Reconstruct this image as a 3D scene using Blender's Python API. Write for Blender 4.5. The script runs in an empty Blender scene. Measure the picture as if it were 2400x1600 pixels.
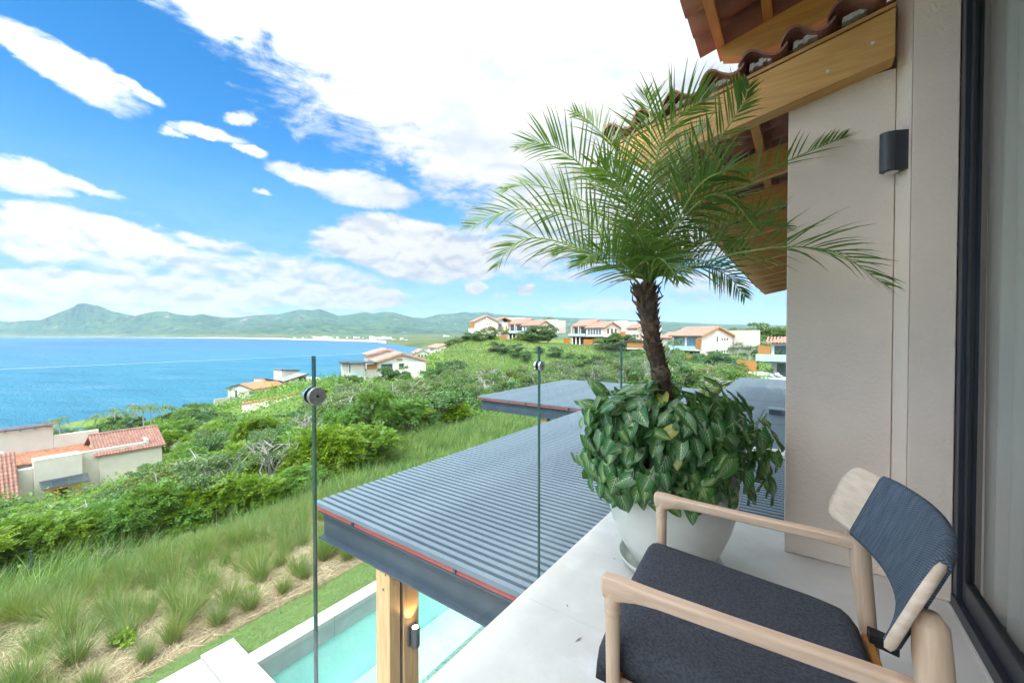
import bpy, math, random
import numpy as np
from mathutils import Vector, Matrix, noise as mnoise

rnd = random.Random(7)
SC = bpy.context.scene
COL = SC.collection

# ---------------------------------------------------------------- camera
H = 1.25                     # eye height over the terrace floor (z = 0)
F = 950.0                    # focal length in pixels of the 2400 px wide photograph
YAW, PITCH = math.radians(35.5), math.radians(0.9)
cam_d = bpy.data.cameras.new("camera")
cam = bpy.data.objects.new("camera", cam_d)
COL.objects.link(cam)
cam.location = (0, 0, H)
cam.rotation_euler = (math.pi / 2 - PITCH, 0, YAW)
cam_d.sensor_width = 36.0
cam_d.lens = 36.0 * F / 2400.0
cam_d.clip_start = 0.02
cam_d.clip_end = 60000
SC.camera = cam

CP = np.array([0, 0, H])
FW = np.array([-math.sin(YAW) * math.cos(PITCH), math.cos(YAW) * math.cos(PITCH), -math.sin(PITCH)])
RT = np.array([math.cos(YAW), math.sin(YAW), 0.0])
UP = np.cross(RT, FW)

def ray(px, py):
    return FW + RT * (px - 1200) / F - UP * (py - 800) / F

def at(px, py, d):           # the point seen at px,py whose forward distance is d metres
    return CP + ray(px, py) * d

def hz(px, d):               # ground position (x, y) under that point
    p = at(px, 785, d)
    return float(p[0]), float(p[1])

# ---------------------------------------------------------------- sun, sky, exposure
SUN_AZ = math.radians(165)   # clockwise from +Y
SUN_EL = math.radians(58)
sun_dir = Vector((math.sin(SUN_AZ) * math.cos(SUN_EL), math.cos(SUN_AZ) * math.cos(SUN_EL), math.sin(SUN_EL)))
sd = bpy.data.lights.new("sun", 'SUN')
sd.energy = 0.9
sd.angle = math.radians(6.0)
sd.color = (1.0, 0.955, 0.88)
so = bpy.data.objects.new("sun", sd)
COL.objects.link(so)
so.location = (20, -30, 60)
so.rotation_euler = (-sun_dir).to_track_quat('-Z', 'Y').to_euler()

SC.view_settings.view_transform = 'Standard'
SC.view_settings.look = 'None'
SC.view_settings.gamma = 1
SC.view_settings.use_curve_mapping = False
SC.view_settings.exposure = 2.04
SC.render.engine = 'CYCLES'
SC.cycles.max_bounces = 10
SC.cycles.diffuse_bounces = 5
SC.cycles.glossy_bounces = 4
SC.cycles.transmission_bounces = 6
SC.cycles.transparent_max_bounces = 24
SC.cycles.volume_bounces = 0
SC.cycles.use_denoising = True
SC.cycles.caustics_reflective = False
SC.cycles.caustics_refractive = False

W = bpy.data.worlds.new("World")
SC.world = W
W.use_nodes = True
wt = W.node_tree
wt.nodes.clear()

class NT:                    # tiny node-tree writer
    def __init__(s, tree): s.t = tree
    def n(s, typ, **kw):
        o = s.t.nodes.new(typ)
        for k, v in kw.items(): setattr(o, k, v)
        return o
    def l(s, a, b): s.t.links.new(a, b)
    def val(s, sock, v):
        if hasattr(v, 'is_linked') or hasattr(v, 'links'): s.l(v, sock)
        else: sock.default_value = v
    def math(s, op, a, b=0.0, c=None, clamp=False):
        o = s.n('ShaderNodeMath', operation=op, use_clamp=clamp)
        s.val(o.inputs[0], a); s.val(o.inputs[1], b)
        if c is not None: s.val(o.inputs[2], c)
        return o.outputs[0]
    def ss(s, x, lo, hi, a=0.0, b=1.0):
        o = s.n('ShaderNodeMapRange', interpolation_type='SMOOTHSTEP')
        s.val(o.inputs[0], x); o.inputs[1].default_value = lo; o.inputs[2].default_value = hi
        o.inputs[3].default_value = a; o.inputs[4].default_value = b
        return o.outputs[0]
    def mix(s, f, a, b, typ='RGBA', blend='MIX'):
        o = s.n('ShaderNodeMix', data_type=typ, blend_type=blend)
        s.val(o.inputs[0], f)
        i = 6 if typ == 'RGBA' else 2
        for k, v in ((i, a), (i + 1, b)):
            if isinstance(v, tuple) and len(v) == 3: v = (*v, 1.0)
            s.val(o.inputs[k], v)
        return o.outputs[2 if typ == 'RGBA' else 0]
    def noise(s, vec, scale, detail=6.0, rough=0.55, dist=0.0):
        o = s.n('ShaderNodeTexNoise')
        if vec is not None: s.l(vec, o.inputs['Vector'])
        o.inputs['Scale'].default_value = scale; o.inputs['Detail'].default_value = detail
        o.inputs['Roughness'].default_value = rough; o.inputs['Distortion'].default_value = dist
        return o.outputs['Fac']
    def comb(s, x, y, z=0.0):
        o = s.n('ShaderNodeCombineXYZ')
        s.val(o.inputs[0], x); s.val(o.inputs[1], y); s.val(o.inputs[2], z)
        return o.outputs[0]
    def mapping(s, vec, loc=(0, 0, 0), rot=(0, 0, 0), scale=(1, 1, 1), typ='POINT'):
        o = s.n('ShaderNodeMapping', vector_type=typ)
        s.l(vec, o.inputs[0])
        o.inputs[1].default_value = loc; o.inputs[2].default_value = rot; o.inputs[3].default_value = scale
        return o.outputs[0]

def build_sky():
    w = NT(wt)
    out = w.n('ShaderNodeOutputWorld')
    tc = w.n('ShaderNodeTexCoord')
    sep = w.n('ShaderNodeSeparateXYZ'); w.l(tc.outputs['Generated'], sep.inputs[0])
    az = w.math('ARCTAN2', w.math('MULTIPLY', sep.outputs[0], -1.0), sep.outputs[1])
    el = w.math('ARCSINE', sep.outputs[2])
    v = w.comb(az, el)
    def sph(px, py):
        r = ray(px * 1.0204, py * 1.0204); r = r / np.linalg.norm(r)
        return math.atan2(-r[0], r[1]), math.asin(r[2])
    # cloud bodies: centre, half sizes, tilt, weight (angles on the sky)
    B = [(170, 165, 175, 48, 17, 1.0), (300, 200, 70, 14, 14, .8), (50, 405, 150, 40, 6, 1.15), (180, 425, 120, 14, 5, .75),
         (475, 305, 85, 15, -2, .85), (400, 308, 36, 14, 0, .8), (578, 344, 36, 18, 0, 1.4), (555, 265, 30, 14, -20, .7),
         (720, 410, 110, 26, 8, 1.0), (840, 440, 130, 42, 6, 1.15), (590, 442, 26, 8, 0, .7),
         (240, 540, 200, 56, 6, 1.9), (90, 565, 130, 36, 0, 1.2), (430, 545, 160, 18, 8, .45),
         (890, 555, 165, 62, -6, 2.2), (1000, 590, 190, 66, 0, 1.6),
         (120, 655, 260, 42, 0, 2.3), (420, 672, 300, 38, 0, 2.1), (740, 676, 220, 34, 0, 1.9), (300, 720, 420, 26, 0, 1.2),
         (560, 620, 420, 40, 0, .55), (1098, 660, 38, 17, 0, 2.0), (1215, 666, 28, 16, 0, 1.9), (1160, 680, 24, 7, 0, .6),
         (1250, 560, 260, 70, 0, .8), (1500, 695, 260, 14, -2, .35), (1420, 640, 260, 16, 2, .4), (1700, 640, 200, 40, 0, .35)]
    # warp the positions so that the outlines are ragged
    nz = w.n('ShaderNodeTexNoise'); w.l(w.mapping(v, scale=(7, 12, 1)), nz.inputs['Vector'])
    nz.inputs['Scale'].default_value = 1.0; nz.inputs['Detail'].default_value = 8; nz.inputs['Roughness'].default_value = .65
    wv = w.n('ShaderNodeVectorMath', operation='MULTIPLY_ADD')
    w.l(nz.outputs['Color'], wv.inputs[0]); wv.inputs[1].default_value = (.12, .06, 0); wv.inputs[2].default_value = (-.06, -.03, 0)
    ad = w.n('ShaderNodeVectorMath', operation='ADD'); w.l(v, ad.inputs[0]); w.l(wv.outputs[0], ad.inputs[1])
    vw = ad.outputs[0]
    m = None
    for (cx, cy, rx, ry, rot, amp) in B:
        a0, e0 = sph(cx, cy)
        a1, e1 = sph(cx + rx, cy); a2, e2 = sph(cx, cy - ry)
        mp = w.mapping(vw, (a0, e0, 0), (0, 0, math.radians(rot)), (abs(a1 - a0), abs(e2 - e0), 1), 'TEXTURE')
        dt = w.n('ShaderNodeVectorMath', operation='DOT_PRODUCT'); w.l(mp, dt.inputs[0]); w.l(mp, dt.inputs[1])
        b = w.math('MULTIPLY_ADD', dt.outputs['Value'], -amp, amp)
        b = w.math('MAXIMUM', b, -1.0)
        m = b if m is None else w.math('SMOOTH_MAX', m, b, 0.25)
    # the great bank of cloud that covers the sky to the right of a slanting edge
    p0, p1 = sph(400, 0), sph(1110, 500)
    dx, dy = p1[0] - p0[0], p1[1] - p0[1]
    L = math.hypot(dx, dy); nx, ny = -dy / L, dx / L
    if nx * (sph(1300, 100)[0] - p0[0]) + ny * (sph(1300, 100)[1] - p0[1]) < 0: nx, ny = -nx, -ny
    dl = w.n('ShaderNodeVectorMath', operation='DOT_PRODUCT'); w.l(vw, dl.inputs[0]); dl.inputs[1].default_value = (nx, ny, 0)
    hp = w.math('MULTIPLY', w.math('SUBTRACT', dl.outputs['Value'], nx * p0[0] + ny * p0[1]), 9.0)
    hp = w.math('MINIMUM', w.math('MAXIMUM', hp, -1.0), 1.3)
    low = w.ss(el, 0.10, 0.30)                       # it thins towards the horizon
    hp = w.math('MULTIPLY_ADD', low, 1.1, w.math('SUBTRACT', hp, 1.1))
    m = w.math('SMOOTH_MAX', m, hp, 0.2)
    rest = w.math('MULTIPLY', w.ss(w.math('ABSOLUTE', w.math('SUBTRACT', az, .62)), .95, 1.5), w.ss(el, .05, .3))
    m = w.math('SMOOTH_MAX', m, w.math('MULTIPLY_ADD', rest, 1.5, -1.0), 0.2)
    f1 = w.noise(w.mapping(v, (3.1, 0, 0), (0, 0, -.25), (9, 17, 1)), 1.0, 12.0, 0.66, 0.5)
    f2 = w.noise(w.mapping(v, (1, 2, 0), (0, 0, -.35), (16, 70, 1)), 1.0, 6.0, 0.6, 0.2)
    # low cumulus: puffier, lit from above
    band = w.ss(el, 0.36, 0.22)
    def puff(de):
        return w.noise(w.mapping(v, (4.2, de, 0), (0, 0, 0), (13, 23, 1)), 1.0, 12.0, 0.58, 0.25)
    c0, c1_ = puff(0.0), puff(0.30)
    f1 = w.mix(w.math('MULTIPLY', band, .75), f1, c0, 'FLOAT')
    ff = w.math('MULTIPLY_ADD', f1, 2.6, w.math('MULTIPLY_ADD', f2, 1.0, -1.80))
    dens = w.ss(w.math('ADD', w.math('MULTIPLY', m, .95), ff), -0.34, 0.72)
    # a thin veil everywhere, thicker low down
    veil = w.math('MULTIPLY', w.ss(el, 0.42, 0.0), 0.30)
    veil = w.math('MULTIPLY', veil, w.ss(f1, 0.25, 0.8, 0.55, 1.0))
    dens = w.math('MAXIMUM', dens, veil)
    # cloud colour: white tops, blue-grey undersides
    g1 = w.noise(w.mapping(v, (0, .7, 0), (0, 0, -.1), (5, 14, 1)), 1.0, 7.0, 0.55, 0.3)
    lowgrey = w.ss(el, 0.30, 0.06, 0.0, 0.015)
    wh = w.ss(w.math('SUBTRACT', g1, lowgrey), 0.30, 0.66)
    lit = w.ss(w.math('SUBTRACT', c0, c1_), -0.16, 0.07)
    wh = w.mix(w.math('MULTIPLY_ADD', band, .7, .12), wh, lit, 'FLOAT')
    cc = w.mix(wh, (0.66, 0.73, 0.82), (1.06, 1.07, 1.08))
    sky = w.n('ShaderNodeTexSky', sky_type='NISHITA')
    sky.sun_disc = False; sky.sun_elevation = SUN_EL; sky.sun_rotation = SUN_AZ
    sky.altitude = 30; sky.air_density = 1.0; sky.dust_density = 0.25; sky.ozone_density = 2.2
    hs = w.n('ShaderNodeHueSaturation'); hs.inputs['Saturation'].default_value = 1.42; hs.inputs['Value'].default_value = 1.0
    w.l(sky.outputs[0], hs.inputs['Color'])
    bs = w.n('ShaderNodeBackground'); w.l(w.mix(1.0, hs.outputs[0], w.mix(w.ss(el, 0.0, .32), (.33, .46, .72), (.88, 1.04, 1.04)), blend='MULTIPLY'), bs.inputs[0]); bs.inputs[1].default_value = 0.058
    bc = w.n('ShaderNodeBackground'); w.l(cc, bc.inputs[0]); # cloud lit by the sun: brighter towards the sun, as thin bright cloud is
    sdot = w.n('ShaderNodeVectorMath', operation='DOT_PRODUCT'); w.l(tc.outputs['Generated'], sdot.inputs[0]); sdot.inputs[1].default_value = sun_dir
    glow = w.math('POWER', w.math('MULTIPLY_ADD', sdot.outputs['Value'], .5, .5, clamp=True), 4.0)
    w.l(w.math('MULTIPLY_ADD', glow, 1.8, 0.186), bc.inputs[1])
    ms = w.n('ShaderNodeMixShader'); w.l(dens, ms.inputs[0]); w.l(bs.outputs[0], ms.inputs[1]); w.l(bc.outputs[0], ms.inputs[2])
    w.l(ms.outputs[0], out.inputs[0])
build_sky()
W.cycles.sampling_method = 'MANUAL'
W.cycles.sample_map_resolution = 1024

# ---------------------------------------------------------------- materials
MATS = {}
def pm(name, col, rough=0.7, col2=None, scale=5.0, bump=0.0, bscale=40.0, metal=0.0, spec=0.5, stretch=(1, 1, 1), detail=5.0,
       dark=None, dscale=1.0, island=0.0, trans=0.0, objrand=0.0, lo=0.35, hi=0.65, coat=0.0):
    """procedural Principled: two colours mixed by noise, an optional stain colour, bump; leaves get translucency"""
    m = bpy.data.materials.new(name); m.use_nodes = True
    t = NT(m.node_tree); t.t.nodes.clear()
    out = t.n('ShaderNodeOutputMaterial')
    p = t.n('ShaderNodeBsdfPrincipled')
    tc = t.n('ShaderNodeTexCoord')
    v = t.mapping(tc.outputs['Object'], scale=stretch)
    c2 = col2 or tuple(min(1, x * 0.82) for x in col)
    f = t.ss(t.noise(v, scale, detail, 0.6), lo, hi)
    c = t.mix(f, col, c2)
    if dark:
        c = t.mix(t.ss(t.noise(v, dscale, 6, 0.65), 0.5, 0.75, 0, 0.8), c, dark)
    if island or objrand:
        hs = t.n('ShaderNodeHueSaturation'); t.l(c, hs.inputs['Color'])
        src = None
        if island:
            g = t.n('ShaderNodeNewGeometry'); src = g.outputs['Random Per Island']
            t.l(t.math('MULTIPLY_ADD', src, island, 1 - island * .5), hs.inputs['Value'])
        if objrand:
            oi = t.n('ShaderNodeObjectInfo')
            t.l(t.math('MULTIPLY_ADD', oi.outputs['Random'], objrand * .12, 0.5 - objrand * .06), hs.inputs['Hue'])
            t.l(t.math('MULTIPLY_ADD', oi.outputs['Random'], -objrand * .5, 1 + objrand * .2), hs.inputs['Saturation'])
        c = hs.outputs[0]
    t.l(c, p.inputs['Base Color'])
    p.inputs['Roughness'].default_value = rough
    p.inputs['Metallic'].default_value = metal
    p.inputs['Specular IOR Level'].default_value = spec
    if coat: p.inputs['Coat Weight'].default_value = coat
    if bump:
        b = t.n('ShaderNodeBump'); b.inputs['Strength'].default_value = bump; b.inputs['Distance'].default_value = 0.02
        t.l(t.noise(v, bscale, 6, 0.6), b.inputs['Height']); t.l(b.outputs[0], p.inputs['Normal'])
    if trans:
        tr = t.n('ShaderNodeBsdfTranslucent')
        yel = t.mix(0.5, c, (0.42, 0.62, 0.06), blend='MIX'); t.l(t.mix(1.0, yel, (0.9, 0.95, 0.7), blend='MULTIPLY'), tr.inputs[0])
        ms = t.n('ShaderNodeMixShader'); ms.inputs[0].default_value = trans
        t.l(p.outputs[0], ms.inputs[1]); t.l(tr.outputs[0], ms.inputs[2]); t.l(ms.outputs[0], out.inputs[0])
    else:
        t.l(p.outputs[0], out.inputs[0])
    MATS[name] = m
    return m

pm('stucco', (.84, .715, .61), .9, (.80, .675, .57), 2.2, .35, 60, dark=(.71, .60, .515), dscale=1.3)
pm('stucco_white', (.53, .475, .415), .9, (.49, .44, .385), 1.2, .2, 30)
pm('stucco_bright', (.55, .50, .45), .9, (.50, .455, .41), .6, .1, 20)
pm('plaster_floor', (.63, .595, .56), .5, (.54, .505, .475), 1.7, .12, 25, dark=(.66, .66, .67), dscale=2.6)
pm('white_stone', (.45, .44, .425), .7, (.39, .38, .365), 3, .1, 40)
pm('wood_light', (.62, .445, .325), .5, (.54, .375, .26), 3, .10, 30, stretch=(2.2, 26, 26), dark=(.62, .48, .38), dscale=.6)
pm('wood_leg', (.61, .45, .32), .5, (.53, .37, .25), 3, .10, 30, stretch=(26, 26, 2.0))
pm('wood_plate', (.64, .52, .42), .5, (.55, .42, .31), 2.5, .10, 30, stretch=(9, 3, 24), dark=(.66, .56, .47), dscale=.8)
pm('wood_beam', (.66, .38, .13), .5, (.57, .30, .09), 2.2, .12, 24, stretch=(1.4, 18, 18), dark=(.45, .22, .07), dscale=.45)
pm('wood_rafter', (.58, .31, .11), .55, (.48, .24, .08), 2.2, .12, 24, stretch=(1.4, 18, 18))
pm('wood_batten', (.62, .34, .12), .55, (.52, .26, .085), 2.2, .12, 24, stretch=(18, 1.4, 18))
pm('wood_post', (.56, .37, .19), .55, (.46, .28, .13), 2.4, .15, 22, stretch=(14, 14, 1.1), dark=(.36, .20, .09), dscale=.5)
pm('knot', (.16, .075, .04), .7)
pm('orange_wood', (.42, .18, .036), .55, (.35, .14, .028), 3, .05, 20, stretch=(8, 8, 1))
pm('door_brown', (.16, .06, .022), .6, (.11, .04, .016), 3)
pm('fabric', (.078, .084, .102), .95, (.042, .046, .058), 130, .5, 420, spec=.25, lo=.3, hi=.7, detail=2)
pm('steel_dark', (.055, .075, .10), .45, (.045, .062, .085), 4, .05, 30, metal=.2)
pm('steel_slat', (.165, .205, .25), .45, (.135, .17, .21), 2.0, .03, 30, metal=.25)
pm('primer_red', (.42, .085, .070), .6, (.36, .07, .06), 4)
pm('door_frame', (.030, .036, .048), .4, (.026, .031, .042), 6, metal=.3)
pm('gasket', (.012, .013, .016), .6)
pm('lamp_grey', (.075, .080, .088), .5, (.068, .072, .080), 8, .06, 160, metal=.2)
pm('lens_pale', (.75, .75, .72), .3)
pm('chrome', (.62, .62, .63), .18, (.55, .55, .56), 30, metal=1.0)
pm('chrome_face', (.60, .57, .55), .36, (.45, .43, .41), 90, .1, 200, metal=1.0)
pm('rubber', (.015, .016, .02), .6)
pm('pot_glaze', (.66, .65, .60), .28, (.55, .55, .505), 2.2, .03, 14, coat=.3)
pm('saucer', (.50, .50, .45), .3, (.40, .39, .34), 6, .05, 30, coat=.2)
pm('soil', (.045, .030, .020), .95, (.03, .02, .013), 20, .6, 60)
pm('palm_bark', (.135, .095, .065), .95, (.055, .036, .025), 9, .8, 30, dark=(.24, .19, .14), dscale=5)
pm('palm_fibre', (.17, .115, .075), .95, (.075, .048, .03), 12, island=.6)
pm('petiole', (.26, .36, .09), .5, (.20, .30, .07), 4)
pm('leaf_stem', (.16, .25, .06), .5)
pm('tile_red', (.34, .155, .11), .7, (.23, .10, .07), 7, .25, 40, dark=(.11, .05, .04), dscale=3, island=.35)
pm('tile_under', (.33, .15, .11), .7, (.25, .11, .08), 5, .2, 40, dark=(.13, .06, .05), dscale=2.5)
pm('tile_pink', (.30, .150, .115), .8, (.25, .115, .088), 2.5, .2, 30, dark=(.29, .14, .11), dscale=1.2, island=.35)
pm('tile_far', (.34, .20, .155), .85, (.29, .165, .125), .8, .1, 10, island=.15)
pm('tile_orange', (.46, .165, .075), .8, (.42, .145, .065), .4)
pm('brick_orange', (.36, .135, .07), .85, (.30, .105, .05), 4, island=.5)
pm('mortar', (.55, .52, .50), .95, (.42, .40, .38), 12, .4, 60)
pm('grey_roof', (.22, .195, .185), .8, (.20, .18, .17), 1)
pm('dark_trim', (.045, .045, .055), .6)
pm('green_tarp', (.012, .16, .12), .7, (.010, .12, .09), 1.5)
pm('tarp_white', (.5, .5, .52), .8, (.4, .4, .43), 3)
pm('rust_sheet', (.52, .255, .22), .8, (.45, .20, .17), 2)
pm('rubble', (.33, .28, .21), .95, (.22, .18, .13), 3, .4, 20)
pm('stone_wall', (.40, .37, .31), .95, (.27, .25, .21), 9, .5, 22)
pm('glass_dark', (.045, .075, .085), .08, (.03, .055, .065), .8, spec=.9)
pm('glass_blue', (.10, .20, .26), .06, (.06, .13, .18), .8, spec=.9)
pm('window_frame', (.05, .06, .07), .5)
pm('balcony_glass', (.42, .58, .56), .15, spec=.8)
pm('cloth_white', (.5, .5, .49), .9)
pm('cloth_blue', (.18, .27, .36), .9)
pm('skin', (.42, .25, .17), .7)
pm('vest', (.50, .62, .08), .8)
pm('navy', (.03, .045, .09), .8)
pm('hotel_white', (.78, .74, .70), .9, (.70, .66, .62), .02)
pm('curtain', (.44, .41, .375), .95, (.41, .38, .345), 2)
pm('room_wall', (.72, .68, .63), .9)
pm('ac_metal', (.55, .58, .60), .5)
# plants
pm('shrub_leaf', (.135, .240, .020), .5, (.085, .175, .016), 1.1, island=1.0, trans=.36, objrand=.45)
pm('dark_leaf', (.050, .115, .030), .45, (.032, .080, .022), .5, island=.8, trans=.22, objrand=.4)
pm('scrub_leaf', (.125, .175, .045), .6, (.085, .125, .038), .5, island=.8, trans=.3, objrand=.5)
pm('hill_leaf', (.080, .155, .034), .55, (.050, .110, .026), .4, island=.8, trans=.22, objrand=.35)
pm('lime_leaf', (.22, .33, .02), .5, (.16, .26, .02), .6, island=.6, trans=.34)
pm('bark', (.20, .17, .14), .95, (.11, .09, .075), 4, .5, 14)
pm('bark_pale', (.40, .375, .34), .95, (.27, .245, .22), 3, .3, 14)
pm('twig', (.24, .185, .135), .95, (.15, .11, .08), 3)
pm('grass_blade', (.160, .240, .060), .6, (.060, .125, .035), .9, island=1.0, trans=.3)
pm('tuft_blade', (.150, .220, .055), .6, (.105, .170, .040), 1.5, island=.7, trans=.3, objrand=.35)
pm('tuft_straw', (.44, .34, .16), .8, (.34, .25, .11), 1.5, island=.5, trans=.2)
pm('straw', (.44, .35, .22), .9, (.30, .225, .135), 3, island=.8)
pm('lawn_blade', (.140, .215, .050), .6, (.105, .175, .040), 1, island=.6, trans=.25)
pm('coconut_leaf', (.110, .175, .045), .5, (.07, .125, .035), .6, island=.7, trans=.25)
pm('dead_frond', (.30, .21, .11), .9, island=.5)

def newmat(name):
    m = bpy.data.materials.new(name); m.use_nodes = True
    t = NT(m.node_tree); t.t.nodes.clear()
    MATS[name] = m
    return m, t, t.n('ShaderNodeOutputMaterial'), t.n('ShaderNodeBsdfPrincipled'), t.n('ShaderNodeTexCoord')

def glass_mat(name, tint, refl=1.0, rough=0.0, ior=1.5):
    m, t, out, p, tc = newmat(name)
    t.t.nodes.remove(p)
    tr = t.n('ShaderNodeBsdfTransparent'); tr.inputs[0].default_value = (*tint, 1)
    gl = t.n('ShaderNodeBsdfGlossy'); gl.inputs['Roughness'].default_value = rough
    fr = t.n('ShaderNodeFresnel'); fr.inputs[0].default_value = ior
    ms = t.n('ShaderNodeMixShader'); ge = t.n('ShaderNodeNewGeometry')
    t.l(t.math('MULTIPLY', t.math('MULTIPLY', fr.outputs[0], refl), t.math('SUBTRACT', 1.0, ge.outputs['Backfacing'])), ms.inputs[0])
    t.l(tr.outputs[0], ms.inputs[1]); t.l(gl.outputs[0], ms.inputs[2]); t.l(ms.outputs[0], out.inputs[0])
glass_mat('pane_glass', (.93, .985, .985), .75)
glass_mat('door_glass', (.95, .97, .965), .9)
pm('glass_edge', (.03, .085, .085), .12, (.02, .06, .065), 3)
pm('glass_edge_top', (.30, .42, .42), .15, (.24, .36, .37), 3)

def sea_mat():
    m, t, out, p, tc = newmat('sea')
    P = tc.outputs['Object']
    Q = t.mapping(P, rot=(0, 0, -YAW + .12))
    big = t.noise(t.mapping(Q, scale=(.0010, .0045, 1)), 1, 7, .65, .4)
    mid = t.noise(t.mapping(Q, scale=(.010, .05, 1)), 1, 8, .72, .3)
    cd = t.n('ShaderNodeVectorMath', operation='LENGTH'); t.l(P, cd.inputs[0])
    near = t.ss(cd.outputs['Value'], 120, 2600)           # shallow turquoise water near the shore below, deep blue out in the bay
    c = t.mix(near, (.022, .150, .225), (.010, .066, .172))
    c = t.mix(t.ss(big, .35, .7), c, (.018, .135, .230))
    c = t.mix(t.ss(mid, .50, .68, 0, .55), c, (.10, .215, .305))
    c = t.mix(t.ss(mid, .46, .36, 0, .5), c, (.006, .060, .125))
    t.l(c, p.inputs['Base Color'])
    p.inputs['Roughness'].default_value = .38; p.inputs['Specular IOR Level'].default_value = .22
    w1 = t.noise(t.mapping(P, rot=(0, 0, .3), scale=(.16, .4, 1)), 1, 6, .7)
    w2 = t.noise(t.mapping(P, rot=(0, 0, .4), scale=(.012, .05, 1)), 1, 6, .7)
    b = t.n('ShaderNodeBump'); b.inputs['Strength'].default_value = .9; b.inputs['Distance'].default_value = 2.2
    t.l(t.math('MULTIPLY_ADD', w2, 3.0, w1), b.inputs['Height']); t.l(b.outputs[0], p.inputs['Normal'])
    t.l(p.outputs[0], out.inputs[0])
sea_mat()

def ground_mat():
    m, t, out, p, tc = newmat('hillside')
    P = tc.outputs['Object']
    n1 = t.noise(P, .09, 6, .6); n2 = t.noise(P, .9, 6, .65); n3 = t.noise(P, 7.0, 5, .6)
    c = t.mix(t.ss(n1, .35, .65), (.105, .175, .040), (.150, .190, .055))
    c = t.mix(t.ss(n2, .45, .75), c, (.075, .120, .030))
    c = t.mix(t.ss(n3, .45, .7, 0, .6), c, (.17, .145, .07))
    # the dry straw mulch of the planted bank (close to the villa)
    sx = t.n('ShaderNodeSeparateXYZ'); t.l(P, sx.inputs[0])
    near = t.math('MULTIPLY', t.ss(sx.outputs[0], -12.0, -9.6), t.ss(sx.outputs[1], 9.5, 6.5))
    st = t.mix(t.ss(t.noise(t.mapping(P, rot=(0, 0, .6), scale=(9, 40, 1)), 1, 5, .7), .35, .65), (.31, .235, .14), (.20, .148, .09))
    st = t.mix(t.ss(n2, .5, .75, 0, .55), st, (.20, .19, .075))
    c = t.mix(near, c, st)
    t.l(c, p.inputs['Base Color']); p.inputs['Roughness'].default_value = 1; p.inputs['Specular IOR Level'].default_value = .1
    b = t.n('ShaderNodeBump'); b.inputs['Strength'].default_value = .8; b.inputs['Distance'].default_value = .06
    t.l(n3, b.inputs['Height']); t.l(b.outputs[0], p.inputs['Normal'])
    t.l(p.outputs[0], out.inputs[0])
ground_mat()

def far_mat():
    m, t, out, p, tc = newmat('far_hills')
    P = tc.outputs['Object']
    n1 = t.noise(P, .0016, 6, .6); n2 = t.noise(P, .009, 7, .7); n3 = t.noise(P, .03, 4, .7)
    c = t.mix(t.ss(n1, .38, .62), (.026, .078, .030), (.060, .108, .040))
    c = t.mix(t.ss(n2, .47, .58), c, (.007, .028, .018))
    c = t.mix(t.ss(n3, .5, .62, 0, .7), c, (.085, .130, .045))
    sx = t.n('ShaderNodeSeparateXYZ'); t.l(P, sx.inputs[0])
    plain = t.ss(sx.outputs[2], 40, -20)
    pc = t.mix(t.ss(t.noise(P, .004, 5, .7), .4, .6), (.12, .145, .06), (.06, .10, .036))
    pc = t.mix(t.ss(n3, .55, .72, 0, .6), pc, (.22, .20, .145))
    c = t.mix(plain, c, pc)
    # bare pinkish scars cut into the slopes
    sc = t.math('MULTIPLY', t.ss(t.noise(P, .0042, 3, .5), .665, .70), t.ss(n3, .42, .5))
    c = t.mix(sc, c, (.22, .165, .125))
    t.l(c, p.inputs['Base Color']); p.inputs['Roughness'].default_value = 1; p.inputs['Specular IOR Level'].default_value = .05
    b = t.n('ShaderNodeBump'); b.inputs['Strength'].default_value = 1; b.inputs['Distance'].default_value = 35
    t.l(n2, b.inputs['Height']); t.l(b.outputs[0], p.inputs['Normal'])
    t.l(p.outputs[0], out.inputs[0])
far_mat()
pm('beach_sand', (.46, .40, .33), .95, (.40, .34, .28), .01)
pm('lawn', (.125, .190, .050), .95, (.095, .155, .040), 6, .5, 90, dark=(.12, .16, .05), dscale=1.5)

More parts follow.
